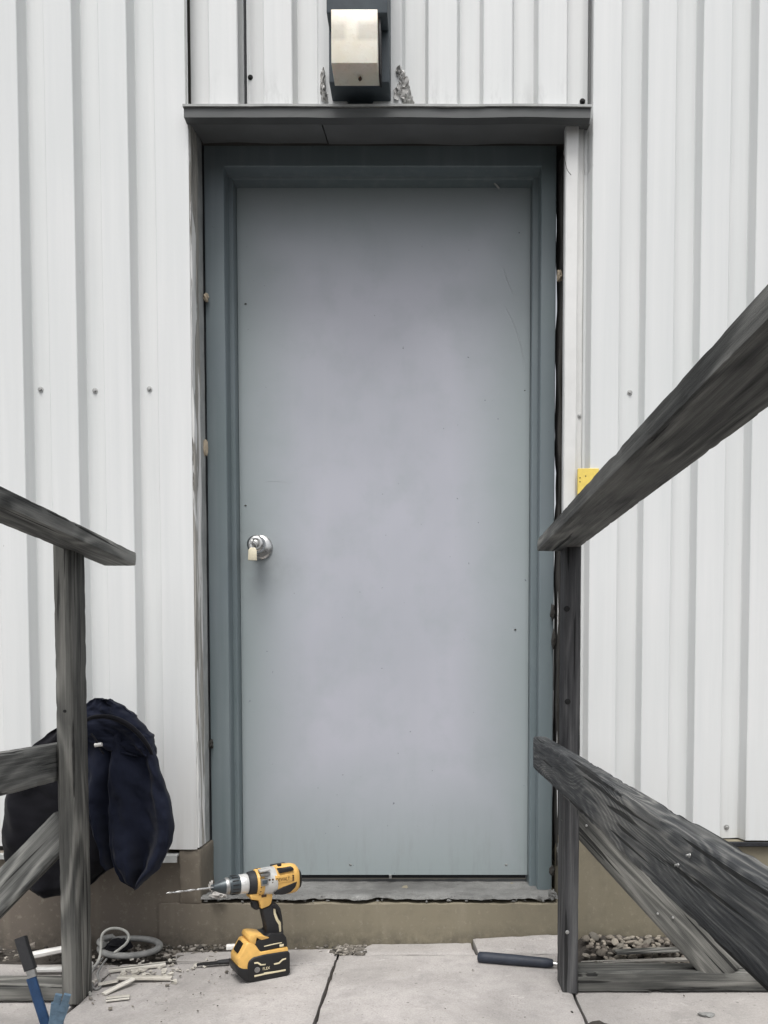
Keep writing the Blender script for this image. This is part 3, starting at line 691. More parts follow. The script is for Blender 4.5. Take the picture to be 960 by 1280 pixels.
# ------------------------------------------------------------------ steel door frame (double rabbet) as part of the wall
Y0, Y1, Y2 = 0.150, 0.200, 0.243
xo_l, xo_r = Qy(262, 700, Y0).x - 0.004, Qy(692.5, 700, Y0).x
xf_l, xf_r = Qy(285, 700, Y0).x, Qy(674, 700, Y0).x
xs_l, xs_r = Qy(300, 700, Y2).x, Qy(661.5, 700, Y2).x
zo, zf_, zst = Qy(480, 177, Y0).z + 0.004, Qy(480, 208, Y0).z, Qy(480, 224, Y1).z
zb = ZS - 0.020
def mitre_frame():
    # one profile swept left jamb - head - right jamb with mitred corners, then split in three meshes
    fa, fb, fc, fd = xf_l - xo_l, xs_l - xo_l, xo_r - xf_r, xo_r - xs_r
    prof = [(0, Y2 + .05), (0, Y0 + 0.002), (0.002, Y0), (fa - .002, Y0), (fa, Y0 + 0.003), (fa, Y1 - 0.002), (fa + .0015, Y1), (fb - .002, Y1), (fb, Y1 + 0.002), (fb, Y2 + 0.05)]
    prof_r = [(0, Y2 + .05), (0, Y0 + 0.002), (0.002, Y0), (fc - .002, Y0), (fc, Y0 + 0.003), (fc, Y1 - 0.002), (fc + .0015, Y1), (fd - .002, Y1), (fd, Y1 + 0.002), (fd, Y2 + 0.05)]
    hz = [(0, 0), (0, 0), (0.002, 0), (zo - zf_ - .002, 0), (zo - zf_, 0), (zo - zf_, 0), (zo - zf_ + .002, 0), (zo - zst - .002, 0), (zo - zst, 0), (zo - zst, 0)]
    L = [(xo_l + p, y) for p, y in prof]; R = [(xo_r - p, y) for p, y in prof_r]
    H = [zo - h[0] for h in hz]; n = len(L)
    def strip(A, B, nseg, name, lab, par):
        bm = BM(); rows = []
        for j in range(nseg + 1):
            t = j / nseg; rows.append([bm.verts.new(Vector(A[k]).lerp(Vector(B[k]), t) + Vector((0, 0.0008 * noise.noise(Vector((t * 9, k * .7, len(lab)))), 0))) for k in range(n)])
        for j in range(nseg):
            for k in range(n - 1): bm.faces.new((rows[j][k], rows[j][k + 1], rows[j + 1][k + 1], rows[j + 1][k]))
        return obj(name, bm, M['frame'], par, 30)
    C1 = [(L[k][0], L[k][1], H[k]) for k in range(n)]; C2 = [(R[k][0], R[k][1], H[k]) for k in range(n)]
    fr = strip(C1, C2, 12, 'door_frame', 'head!', bld)
    strip([(x, y, zb) for x, y in L], C1, 20, 'jamb', 'left', fr)
    strip(C2, [(x, y, zb) for x, y in R], 20, 'jamb', 'rightj', fr)
mitre_frame()

# ------------------------------------------------------------------ door leaf
ZD0 = Qy(480, 1093.5, Y2).z; ZD1 = zst + 0.012
XD = (xs_l + xs_r) / 2
door = tag(empty('door', (XD, Y2, ZD0)), 'large flat grey steel door, closed, with a few scratches and scuffs', 'door')
bm = BM(); nx, nz = 24, 50; hw = (xs_r - xs_l) / 2 - 0.001
fv = [[bm.verts.new((-hw + 2 * hw * i / nx, 0.0012 * noise.noise(Vector((i * .22, j * .16, 1))), (ZD1 - ZD0) * j / nz)) for j in range(nz + 1)] for i in range(nx + 1)]
for i in range(nx):
    for j in range(nz): bm.faces.new((fv[i][j], fv[i + 1][j], fv[i + 1][j + 1], fv[i][j + 1]))
r_ = bmesh.ops.extrude_face_region(bm, geom=bm.faces[:])
for v in [e for e in r_['geom'] if isinstance(e, bmesh.types.BMVert)]: v.co.y = 0.044
obj('door_leaf', bm, M['door'], door, 40)
bm = BM(); box(bm, -hw + .004, hw - .004, 0.016, 0.03, -0.014, 0.0); obj('door_sweep', bm, M['blackgap'], door)
bm = BM(); box(bm, 0.012, 0.020, -0.006, 0.014, -0.012, 0.001, 0.001); obj('door_pin', bm, M['dullsteel'], door)
# fine scratches, raised burrs of bare metal
DO = Vector((XD, Y2, ZD0))
def scratch(pts, r, m='trim'):
    bm = BM(); tube(bm, catmull([Qy(u, v, Y2 - 0.0010) - DO for u, v in pts], 8), r, 5, 0.4, rad=lambda t: 0.3 + 0.7 * sin(pi * t)); obj('scratch', bm, M['scr'] if m == 'trim' else M[m], door, 60)
M['scr'] = simple('bare_scratch', (0.66, 0.67, 0.70), 0.5, 0, 0.1, 50, 0)
scratch([(629, 334), (634, 350), (641, 366)], 0.0016); scratch([(632, 384), (642, 404), (651, 432), (656, 462)], 0.0011); scratch([(329, 602), (345, 601), (361, 603)], 0.0003)
for u, v, w_ in ((307, 380, .004), (307, 632, .004), (644, 787, .0035), (438, 1081, .005), (633, 1081, .005), (649, 291, .002), (656, 488, .002)):
    lump('scuff', Qy(u, v, Y2 - 0.0008) - DO, (w_, 0.0012, w_ * .7), M['dullsteel'] if v > 1000 else M['core'], u, door, sub=1)
bm = BM(); tube(bm, [Qy(617, 228, Y1 + 0.02) - DO, Qy(624, 236, Y1 + 0.03) - DO], 0.004, 6, 0.5); obj('tape_scrap', bm, M['dullsteel'], door, 60)
# knob
kp = Qy(325.5, 684.5, Y2) - DO
K = Matrix.Translation(kp) @ Matrix.Rotation(-pi / 2, 4, 'Z')      # local X -> -Y (out of the door)
_rose = BM(); bm = _rose; lathe(bm, [(0, 0.0395), (0.003, 0.0395), (0.007, 0.037), (0.010, 0.030), (0.012, 0.022), (0.014, 0.018)], 48, K)
bm = BM(); lathe(bm, [(0.010, 0.013), (0.030, 0.0125), (0.036, 0.018), (0.044, 0.0255), (0.056, 0.0285), (0.066, 0.0275), (0.073, 0.023), (0.0755, 0.018), (0.0745, 0.015), (0.0745, 0.0)], 48, K, caps=False); kn = obj('door_knob', bm, M['steel'], door, 50); obj('rose', _rose, M['steel'], kn, 35)
bm = BM(); lathe(bm, [(0.0735, 0.0105), (0.079, 0.0105), (0.080, 0.009)], 32, K); obj('lock_cylinder', bm, M['dullsteel'], kn, 35)
# key in the lock with a pale tag hanging from it
kw = DO + kp
key = tag(empty('key', kw + Vector((0, -0.08, 0))), 'key in the door knob lock with a pale tag hanging from it', 'key')
bm = BM(); box(bm, -0.0012, 0.0012, -0.016, 0.004, -0.004, 0.004, 0.0004); obj('key_blade', bm, M['dullsteel'], key)
bm = BM(); lathe(bm, [(-0.0013, 0.0125), (0.0013, 0.0125)], 28, Matrix.Translation((0, -0.027, -0.003))); 
obj('key_bow', bm, M['dullsteel'], key, 40)
bm = BM(); tube(bm, [(0.011 * sin(a * pi / 10), -0.028, -0.014 + 0.011 * cos(a * pi / 10)) for a in range(21)], 0.0012, 8); obj('key_ring', bm, M['steel'], key, 60)
bm = BM(); prism(bm, [(-0.014, -0.056), (0.013, -0.057), (0.0125, -0.026), (0.007, -0.018), (-0.007, -0.018), (-0.0125, -0.025)], -0.033, -0.029, 'y', 0.001); obj('key_tag', bm, M['brass'], key, 40)

# ------------------------------------------------------------------ wall lamp
lc = Qy(448, 60, 0.0)
zb_l = Qy(450, 127, 0.0).z; yh = -0.072
hx0, hx1 = Qy(411, 60, yh).x, Qy(487, 60, yh).x
lamp = tag(empty('wall_lamp', ((hx0 + hx1) / 2, 0, zb_l)), 'dark wall lamp with a cream plastic lens mounted above the door', 'lamp')
LO = Vector(lamp.location)
def lo(pts): return pts
zl3 = Qy(450, 108, yh).z; yl = -0.150
zl2 = Qy(450, 79, yl).z; zl1 = Qy(450, 11.5, yl).z
bm = BM()  # housing: hollow hood, sides and bottom cheeks around the lens
prism(bm, [(0.012, 0), (yh, 0), (yh, 0.42), (0.012, 0.42)], hx0 - LO.x, hx1 - LO.x, 'x', 0.004)
obj('lamp_housing', bm, M['housing'], lamp, 35)
lx0, lx1 = Qy(414, 60, yl).x - LO.x, Qy(472, 60, yl).x - LO.x
bm = BM(); prism(bm, [(yl + 0.016, zl1 - LO.z + 0.004), (yh - 0.001, zl1 - LO.z + 0.004), (yh - 0.001, 0.42), (yl + 0.016, 0.42)], hx0 - LO.x + 0.002, hx1 - LO.x - 0.002, 'x', 0.003)
obj('lamp_hood', bm, M['housing'], lamp, 35)
bm = BM(); prism(bm, [(yl, zl1 - LO.z), (yl, zl2 - LO.z), (yh - 0.004, zl3 - LO.z), (yh - 0.001, zl3 - LO.z), (yh - 0.001, zl1 - LO.z)], lx0, lx1, 'x', 0.003, 3)
for v in bm.verts:
    if v.co.z < zl2 - LO.z - 0.004: v.co.x *= 0.97
obj('lamp_lens', bm, M['lens'], lamp, 30)
bm = BM(); prism(bm, [(yh - 0.0012, zl3 - LO.z - .004), (yh - 0.040, zl2 - LO.z + .0), (yh - 0.052, zl1 - LO.z), (yh - 0.0012, zl1 - LO.z)], lx1 + 0.0015, lx1 + 0.0065, 'x', 0.001); obj('lamp_cheek', bm, M['black'], lamp, 30)
bm = BM(); lathe(bm, [(0, 0.005), (0.004, 0.005)], 12, Matrix.Translation((0.004, -0.105, (zl2 + zl3) / 2 - LO.z - 0.004)) @ Matrix.Rotation(radians(60), 4, 'Y')); obj('lens_screw', bm, M['darkprint'], lamp, 30)

# ------------------------------------------------------------------ timber railings
def board(name, A, B, w_, t_, m, parent, up=(0, 0, 1), n=44, wear=0.0025, seed=0, lab=None, bev=0.004, roll=0.0, flat_ends=True):
    """sawn board from A to B: w_ across (side), t_ along 'up'; grain along its own X; arrises worn and chipped"""
    A, B = Vector(A), Vector(B); d = (B - A); L = d.length; X = d.normalized(); U = Vector(up); Z = (U - X * U.dot(X)).normalized(); Y = Z.cross(X)
    rot = Matrix((X, Y, Z)).transposed().to_4x4(); mw = Matrix.Translation(A) @ rot @ Matrix.Rotation(roll, 4, 'X')
    bm = BM(); hw, ht = w_ / 2, t_ / 2; b = bev
    def side(p, q, k): return [(p[0] + (q[0] - p[0]) * i / k, p[1] + (q[1] - p[1]) * i / k) for i in range(k)]
    ky = max(2, int(w_ / 0.014)); kz = max(2, int(t_ / 0.014))
    base = side((-hw + b, -ht), (hw - b, -ht), ky) + side((hw - b, -ht), (hw, -ht + b), 2) + side((hw, -ht + b), (hw, ht - b), kz) + side((hw, ht - b), (hw - b, ht), 2) + side((hw - b, ht), (-hw + b, ht), ky) + side((-hw + b, ht), (-hw, ht - b), 2) + side((-hw, ht - b), (-hw, -ht + b), kz) + side((-hw, -ht + b), (-hw + b, -ht), 2)
    rings = []; nn = max(n, int(L / 0.012)); nn = min(nn, 150)
    for j in range(nn + 1):
        x = L * j / nn; bow = 0.0015 * noise.noise(Vector((x * 2.2, seed, 0)))
        ring = []
        for (y, z) in base:
            cy, cz = abs(y) / hw, abs(z) / ht; corner = max(0, (min(cy, cz) - 0.72) / 0.28)
            q = noise.fractal(Vector((x * 24, y * 40 + seed, z * 40)), 1, 2, 5)
            ch = corner * wear * (0.5 + 2.4 * max(0, q - 0.1)); dd = Vector((0, -y, -z)).normalized() * ch
            sn = 0.0008 * noise.noise(Vector((x * 5, y * 110 + seed, z * 110)))
            ring.append(bm.verts.new((x, y + dd.y + sn + bow, z + dd.z + sn)))
        rings.append(ring)
    nb = len(base)
    for j in range(nn):
        for k in range(nb): bm.faces.new((rings[j][k], rings[j][(k + 1) % nb], rings[j + 1][(k + 1) % nb], rings[j + 1][k]))
    for rg, s_ in ((rings[0], 1), (rings[-1], -1)):
        # slightly inset end face
        c = sum((v.co for v in rg), Vector()) / nb
        inn = [bm.verts.new(c + (v.co - c) * 0.93 + Vector((-0.002 * s_, 0, 0))) for v in rg]
        for k in range(nb): bm.faces.new((rg[k], rg[(k + 1) % nb], inn[(k + 1) % nb], inn[k]))
        bm.faces.new(inn)
    o = obj(name, bm, M[m], parent, 45, mw)
    if lab: o['label'] = lab
    return o
def bolt(p, r, parent, hole=True, nrm=(0, -1, 0), name='bolt'):
    bm = BM(); q = Vector(nrm).to_track_quat('X', 'Z').to_matrix().to_4x4()
    if hole: lathe(bm, [(-0.012, r), (0.0008, r * 1.02), (0.0012, r * 0.7)], 14, q)
    else: lathe(bm, [(0, r * 1.7), (0.0014, r * 1.6), (0.002, r), (0.0045, r * 0.9)], 14, q)
    return obj(name, bm, M['rust'] if hole else M['screw'], parent, 35, Matrix.Translation(p))

H = CAM.z
# right railing
rail_r = tag(empty('wooden_railing', (0.338, -0.33, 0)), 'weathered grey timber railing with a low board at the right of the door', 'railing', 'timber railings either side of the door')
yR = -2.3 + 1.925
a = Vector((0.308, -2.3 + 2.0, H + 0.335)); b = Vector((0.307, -2.3 + 0.45, H + 0.288))
board('handrail', a, b, 0.094, 0.031, 'wood_rail', rail_r, seed=3, bev=0.002, wear=0.0022, lab='thick handrail running towards the viewer')
board('post', (0.338, yR + 0.043, 0.0), (0.3385, yR + 0.043, H + 0.319), 0.089, 0.038, 'wood_dark', rail_r, up=(1, 0, 0), seed=11, wear=0.0015, lab='dark upright post with bolt holes')
a = Vector((0.3, -2.3 + 2.215, H - 0.201)); b = Vector((0.3, -2.3 + 0.42, H - 0.222))
board('lower_rail', a, b, 0.038, 0.090, 'wood_swirl', rail_r, seed=5, bev=0.003, wear=0.0032, lab='low board with swirling grain')
yb0 = yR + 0.019
board('base_plate', (0.3585, yR + 0.036, 0.027), (1.35, yR + 0.036, 0.027), 0.072, 0.052, 'wood_post', rail_r, seed=8, wear=0.004)
bx0 = Qy(882, 1214, yR); sl_ = 1.1
top_ = Vector((0.3610 + 0.02, yb0, 0)); 
pB = Vector((bx0.x + 0.055, yb0 + .002, 0.098 - 0.055 * sl_)); pA = Vector((0.350, yb0 + .002, 0.098 + (bx0.x - 0.350) * sl_))
board('brace', pA, pB, 0.038, 0.086, 'wood_post', rail_r, up=(1, 0, 1), seed=13, wear=0.003, lab='diagonal brace down to the base plate')
for u, v in ((703.5 + 5, 761), (704.5 + 5, 877)): bolt(Qy(u, v, yR - 0.0008), 0.0070, rail_r, True, name='bolt_hole')
bolt(Qy(709, 1165, yR), 0.003, rail_r, False); 
for u, v in ((822, 1142), (841, 1147), (727 + 6, 1032)): bolt(Qy(u, v, yR), 0.0018, rail_r, False)
for x, z in ((0.281 - 0.001, -0.19), (0.281 - 0.001, -0.21)):
    bolt((x, -2.3 + 0.86 - (z + .19) * 2, H + z), 0.0016, rail_r, False, nrm=(-1, 0, 0))
# left railing
rail_l = tag(empty('wooden_railing', (-0.855, -0.4, 0)), 'weathered grey timber railing at the left of the door with the jacket hung over it', 'railing', 'timber railings either side of the door')
yL = -2.3 + 1.857
ph = 0.335
a = Vector((-0.8065, -2.3 + 2.082, H + 0.3125)); b = Vector((-0.8115, -2.3 + 0.75, H + 0.345))
board('handrail', a, b, 0.084, 0.035, 'wood_rail', rail_l, seed=23, bev=0.002, wear=0.0015, lab='handrail ending short of the wall')
board('post', (-0.855, yL + 0.042, 0.0), (-0.855, yL + 0.042, H + 0.322), 0.084, 0.040, 'wood_post', rail_l, up=(1, 0, 0), seed=31, wear=0.002, lab='upright post with knots')
board('lower_rail', (-0.896, -2.3 + 1.97, H - 0.194), (-0.896, -2.3 + 0.8, H - 0.194), 0.038, 0.088, 'wood_rail', rail_l, seed=35, wear=0.003)
pt = Qy(66, 1030, yL + 0.05)
pA = Vector((-0.876, yL + 0.06, pt.z)); pB = Vector((-1.22, yL + 0.06, pt.z - 0.344 * 1.1 + 0.03))
board('brace', pA, pB, 0.038, 0.080, 'wood_rail', rail_l, up=(-1, 0, 1), seed=37, wear=0.002)
board('base_plate', (-0.8765, yL + 0.045, 0.021), (-1.5, yL + 0.045, 0.021), 0.072, 0.040, 'wood_post', rail_l, seed=38, wear=0.003)
bolt(Qy(81, 889, yL), 0.0045, rail_l, True, name='bolt_hole')

# ------------------------------------------------------------------ yellow tag on the trim
p0 = Qy(722, 586, 0.0); p1 = Qy(748, 618, 0.0)
tg = tag(empty('yellow_tag', (p0.x, 0, p1.z)), 'small yellow plastic tag on the white trim just behind the right handrail', 'tag')
bm = BM(); box(bm, 0, p1.x - p0.x, -0.006, 0.008, 0, p0.z - p1.z, 0.0012); obj('tag_plate', bm, M['tag'], tg)
for dx, dz in ((0.006, 0.045), (0.022, 0.050), (0.006, 0.034)):
    bm = BM(); lathe(bm, [(0, 0.0018), (0.0006, 0.0018)], 10, Matrix.Translation((dx, -0.006, dz)) @ Matrix.Rotation(-pi / 2, 4, 'Z')); obj('tag_rivet', bm, M['darkprint'], tg)

# ------------------------------------------------------------------ jacket hung over the left lower rail
jk = tag(empty('jacket', (-0.80, -0.25, 0.3)), 'dark navy hooded jacket draped over the left railing behind the post', 'jacket')
JO = Vector(jk.location)
def interp(tab, v):
    for i in range(len(tab) - 1):
        if tab[i][0] <= v <= tab[i + 1][0]:
            t = (v - tab[i][0]) / (tab[i + 1][0] - tab[i][0]); t = t * t * (3 - 2 * t) * 0.5 + t * 0.5
            return [p + (q - p) * t for p, q in zip(tab[i][1:], tab[i + 1][1:])]
    return list(tab[0][1:]) if v < tab[0][0] else list(tab[-1][1:])
def drape(name, tab, y, th, m, folds, seed, lab=None, nu=64, nv=72, depthf=None):
    """cloth body: silhouette widths by height at distance y, rounded thickness th, hanging folds"""
    bm = BM(); v0, v1 = tab[0][0], tab[-1][0]; rings = []
    for j in range(nv + 1):
        t = j / nv; v = v0 + (v1 - v0) * t; l, r = interp(tab, v); L_, R_ = Qy(l, v, y), Qy(r, v, y)
        c = (L_ + R_) / 2; hw = (R_.x - L_.x) / 2; ring = []
        env = min(1, (sin(pi * min(1, t * 1.15 + .02) * .5)) * 1.2) * (1 - 0.35 * t); lo_end = min(1, (1 - t) * 14 + 0.25)
        for k in range(nu):
            a = 2 * pi * k / nu; x = cos(a); yy = sin(a)
            fold = 0
            for (fr_, am, ph_) in folds:
                fold += am * sin(fr_ * x * 3 + ph_ + 1.2 * noise.noise(Vector((x * 1.5, t * 2.5, seed))))
            fold *= (0.35 + 0.65 * min(1, t * 2)) * (max(0, 1 - x * x)) ** 0.5
            wr = 0.016 * noise.fractal(Vector((x * 1.6 + seed + t * 1.2, t * 4.5 - x * 1.4, yy)), 1, 2, 4)
            ed = 0.004 * noise.noise(Vector((t * 12, seed, k > nu / 2)))
            dy = (abs(yy) ** 0.7) * (1 if yy > 0 else -1) * th * env * lo_end
            ring.append(bm.verts.new(Vector((c.x + x * hw + ed, y + dy + (fold if yy < 0 else fold * .3) + (wr if abs(x) < .97 else 0), c.z + 0.008 * noise.noise(Vector((x * 2, seed, t * 3))) * (1 if 0.03 < t < .97 else 0))) - JO))
        rings.append(ring)
    for j in range(nv):
        for k in range(nu): bm.faces.new((rings[j][k], rings[j][(k + 1) % nu], rings[j + 1][(k + 1) % nu], rings[j + 1][k]))
    bm.faces.new(rings[0][::-1]); bm.faces.new(rings[-1])
    o = obj(name, bm, M[m], jk, 180)
    if lab: o['label'] = lab
    return o
yJ = -0.17
drape('body', [(905, 78, 122), (918, 58, 132), (932, 40, 138), (960, 20, 141), (1000, 8, 143), (1050, 4, 143), (1072, 8, 142), (1088, 18, 136), (1100, 28, 122), (1112, 38, 108), (1120, 48, 92)], yJ + 0.02, 0.050, 'navyblk', [(1.3, .012, .5), (2.1, .006, 2)], 2, 'black inner side of the jacket body')
drape('front_panel', [(893, 112, 136), (903, 106, 160), (920, 102, 178), (945, 101, 188), (970, 103, 180), (1000, 106, 168), (1035, 116, 156), (1065, 128, 150), (1085, 136, 146)], yJ - 0.035, 0.038, 'navy', [(1.1, .020, .2), (2.6, .010, 1.1)], 5, 'navy front panel')
drape('sleeve', [(908, 150, 176), (925, 142, 187), (950, 140, 197), (985, 138, 207), (1015, 138, 215), (1035, 138.5, 217.5), (1050, 139, 215), (1066, 141, 209), (1083, 145, 199), (1096, 153, 187), (1104, 160, 179), (1110, 167, 173)], yJ - 0.060, 0.046, 'navy', [(0.9, .030, 1.2), (2.2, .012, .3)], 9, 'navy sleeve hanging at the right')
drape('hood', [(872.5, 118, 128), (877, 111, 143), (885, 105, 157), (895, 101, 169), (907, 99, 182), (920, 104, 190), (935, 130, 194), (947, 172, 194)], yJ - 0.045, 0.052, 'navy', [(1.0, .012, 2.4), (2.0, .006, .9)], 14, 'hood folded over the top')
# hood seam roll and toggle
bm = BM(); tube(bm, [q - JO for q in catmull([Qy(103, 903, yJ - .085), Qy(115, 897, yJ - .10), Qy(135, 896, yJ - .105), Qy(155, 903, yJ - .103), Qy(172, 916, yJ - .098), Qy(186, 934, yJ - .085), Qy(191, 948, yJ - .07)], 10)], 0.0075, 10, 0.8, rad=lambda t: 0.6 + 0.5 * sin(pi * t)); obj('hood_seam', bm, M['navyblk'], jk, 180)
tp = Qy(123, 931, yJ - 0.098) - JO
bm = BM(); tube(bm, [tp + Vector((-0.009, 0, -0.001)), tp + Vector((0.009, 0, 0.001))], 0.0052, 10); obj('toggle', bm, M['whitelath'], jk, 60)
bm = BM(); tube(bm, catmull([tp + Vector((-0.02, 0.006, 0.028)), tp + Vector((-0.006, 0, 0.012)), tp, tp + Vector((0.008, -0.002, -0.014)), tp + Vector((0.012, 0.003, -0.024))], 6), 0.0022, 8); obj('drawcord', bm, M['navyblk'], jk, 60)

# ------------------------------------------------------------------ cordless drill
YAW = radians(30)
cor = Gz(311, 1228.5, 0.0)
Fw = Vector((-cos(YAW), -sin(YAW), 0)); Sd = Vector((sin(YAW), -cos(YAW), 0))
DR = cor - Fw * 0.066 - Sd * 0.036; DR.z = 0.002
drill = tag(empty('cordless_drill', DR, pi + YAW), 'yellow and black cordless drill standing on its battery, bit pointing left', 'drill')
def DL(X, Y, w_=0.0):
    """point of the 4.571x enlargement of the tool -> local (x, z) on the plane at side distance w_"""
    p = on_plane(190 + X / 4.571, 1060 + Y / 4.571, DR + Sd * w_, Sd) - DR
    return (p.dot(Fw), p.z)
def dpoly(pts, w_): return [DL(X, Y, w_) for X, Y in pts]
def part(name, pts, wq, half, m, bev=0.003, y0=None, seg=2, lab=None):
    bm = BM(); prism(bm, dpoly(pts, wq), -half if y0 is None else y0, half, 'y', bev, seg); o = obj(name, bm, M[m], drill, 40)
    if lab: o['label'] = lab
    return o
ax0 = DL(350, 226); ax1 = DL(830, 168)
zax = (ax0[1] + ax1[1]) / 2; tilt = math.atan2(ax0[1] - ax1[1], ax0[0] - ax1[0])
AX = Matrix.Translation((0, 0, 0)) 
def axm(): return Matrix.Translation((ax1[0], 0, ax1[1])) @ Matrix.Rotation(-tilt, 4, 'Y')
Lx = math.hypot(ax0[0] - ax1[0], ax0[1] - ax1[1])
def s_of(X): return (830 - X) / (830 - 350) * Lx
def turn(name, prof, m, seg=36, sm=35, lab=None):
    bm = BM(); lathe(bm, [(s_of(X), r) for X, r in prof], seg, axm()); o = obj(name, bm, M[m], drill, sm)
    if lab: o['label'] = lab
    return o
kk = 0.00045
turn('chuck', [(538, 52 * kk), (500, 53 * kk), (470, 53 * kk), (445, 51 * kk), (420, 46 * kk), (400, 40 * kk), (380, 32 * kk), (364, 24 * kk), (352, 18 * kk), (350, 8 * kk)], 'chuck')
turn('chuck_ring', [(536, 55 * kk), (530, 57 * kk), (494, 55.5 * kk), (489, 52 * kk)], 'silver')
turn('chuck_sleeve', [(432, 48 * kk), (429, 49 * kk), (416, 46.6 * kk), (412, 44 * kk)], 'dullsteel')
turn('torque_collar', [(582, 66 * kk), (575, 70 * kk), (545, 66 * kk), (538, 60 * kk)], 'rubber')
turn('gear_ring', [(618, 76 * kk), (612, 79 * kk), (585, 76 * kk), (578, 70 * kk)], 'yellow')
for k in range(18):
    bm = BM(); a_ = 2 * pi * k / 18; mm = axm() @ Matrix.Translation((s_of(594), 0, 0)) @ Matrix.Rotation(a_, 4, 'X') @ Matrix.Translation((0, 0, 78 * kk))
    t = bmesh.new(); bmesh.ops.create_cube(t, size=1); bmesh.ops.scale(t, vec=(0.0035, 0.0018, 0.0012), verts=t.verts[:]); merge(bm, t, mm); obj('collar_mark', bm, M['darkprint'], drill)
turn('gear_case', [(690, 80 * kk), (684, 82 * kk), (620, 79 * kk), (614, 74 * kk)], 'silver')
for k in range(14):   # grip ribs of the chuck sleeve
    bm = BM(); mm = axm() @ Matrix.Rotation(2 * pi * k / 14, 4, 'X') @ Matrix.Translation(((s_of(480) + s_of(445)) / 2, 0, 53.5 * kk))
    t = bmesh.new(); bmesh.ops.create_cube(t, size=1); bmesh.ops.scale(t, vec=(abs(s_of(480) - s_of(445)), 0.0028, 0.0022), verts=t.verts[:]); bmesh.ops.bevel(t, geom=t.edges[:], offset=.0006, segments=1, affect='EDGES'); merge(bm, t, mm); obj('chuck_rib', bm, M['black'], drill, 30)
# helical bit
bm = BM(); s0 = s_of(356); s1 = s0 + 0.118; n = 90
am = axm()
rings = []
for j in range(n + 1):
    t = j / n; s_ = s0 + (s1 - s0) * t; r0 = 0.0026 * (1 if t < 0.94 else max(0.05, (1 - t) / 0.06)); tw = t * 26
    fl = 1.0 if t > 0.35 else 0.0
    ring = []
    for k in range(12):
        a_ = 2 * pi * k / 12; rr_ = r0 * (1 - 0.42 * fl * (cos(a_ * 1.0 * 2 - tw * 1.0) * .5 + .5))
        ring.append(bm.verts.new(am @ Vector((s_, rr_ * cos(a_), rr_ * sin(a_)))))
    rings.append(ring)
for j in range(n):
    for k in range(12): bm.faces.new((rings[j][k], rings[j][(k + 1) % 12], rings[j + 1][(k + 1) % 12], rings[j + 1][k]))
bm.faces.new(rings[0]); bm.faces.new(rings[-1])
obj('drill_bit', bm, M['steel'], drill, 50)
for k in range(3):
    bm = BM(); a_ = 2 * pi * k / 3 + .5; mm = am @ Matrix.Translation((s_of(349), 0, 0)) @ Matrix.Rotation(a_, 4, 'X') @ Matrix.Translation((0, 0, 0.0052))
    t = bmesh.new(); bmesh.ops.create_cube(t, size=1); bmesh.ops.scale(t, vec=(0.010, 0.003, 0.004), verts=t.verts[:]); merge(bm, t, mm); obj('chuck_jaw', bm, M['chuck'], drill)
# motor housing: yellow, rounded back, black cap inset
def rounded_body(name, prof, m, sq=2.6, lab=None):
    """superelliptic body along the axis: (X, half height, half width, z shift)"""
    bm = BM(); rings = []; A_ = axm(); ns = 36
    for X, hh, hw_, dz in prof:
        ring = []
        for k in range(ns):
            a_ = 2 * pi * k / ns; c_, s_ = cos(a_), sin(a_)
            ring.append(bm.verts.new(A_ @ Vector((s_of(X), hw_ * abs(c_) ** (2 / sq) * (1 if c_ > 0 else -1), dz + hh * abs(s_) ** (2 / sq) * (1 if s_ > 0 else -1)))))
        rings.append(ring)
    for i in range(len(rings) - 1):
        for k in range(ns): bm.faces.new((rings[i][k], rings[i][(k + 1) % ns], rings[i + 1][(k + 1) % ns], rings[i + 1][k]))
    bm.faces.new(rings[0]); bm.faces.new(rings[-1])
    o = obj(name, bm, M[m], drill, 50)
    if lab: o['label'] = lab
    return o
rounded_body('motor_housing', [(684, .030, .030, 0), (690, .0365, .034, .0), (740, .039, .0345, .001), (790, .0385, .034, .001), (812, .036, .0325, .001), (822, .031, .029, .0), (826, .024, .022, 0)], 'yellow')
rounded_body('rear_cap', [(812, .030, .0285, 0), (822, .029, .0275, -.001), (838, .024, .023, -.002), (845, .016, .016, -.002)], 'black')
# black lower back of the housing
part('lower_housing', [(700, 268), (716, 240), (752, 220), (812, 196), (832, 190), (820, 226), (790, 256), (750, 268)], 0.034, 0.0352, 'black', 0.003)
part('side_slot', [(722, 124), (806, 110), (812, 128), (728, 146)], 0.034, 0.0356, 'black', 0.002)
part('vent', [(720, 92), (740, 90), (740, 104), (720, 106)], 0.033, 0.0335, 'black', 0.001, y0=0.024)
for X, Y in ((806, 158), (806, 170), (806, 182), (690, 180), (690, 198), (672, 182)):
    bm = BM(); p = DL(X, Y, .0345); lathe(bm, [(0, .0026), (0.0018, .0026), (0.0019, .0018)], 12, Matrix.Translation((p[0], .0342, p[1])) @ Matrix.Rotation(pi / 2, 4, 'Z')); obj('housing_screw', bm, M['darkprint'], drill)
part('selector', [(622, 180), (664, 172), (664, 212), (624, 220)], 0.037, 0.0395, 'dullsteel', 0.0015, y0=0.030)
part('selector', [(630, 186), (658, 181), (658, 204), (631, 209)], 0.039, 0.0408, 'housing', 0.001, y0=0.034)
part('gear_rib', [(612, 128), (676, 118), (676, 128), (614, 140)], 0.030, 0.034, 'silver', 0.001, y0=0.016)
part('gear_rib', [(620, 150), (676, 142), (676, 156), (622, 164)], 0.035, 0.0375, 'dullsteel', 0.001, y0=0.024)
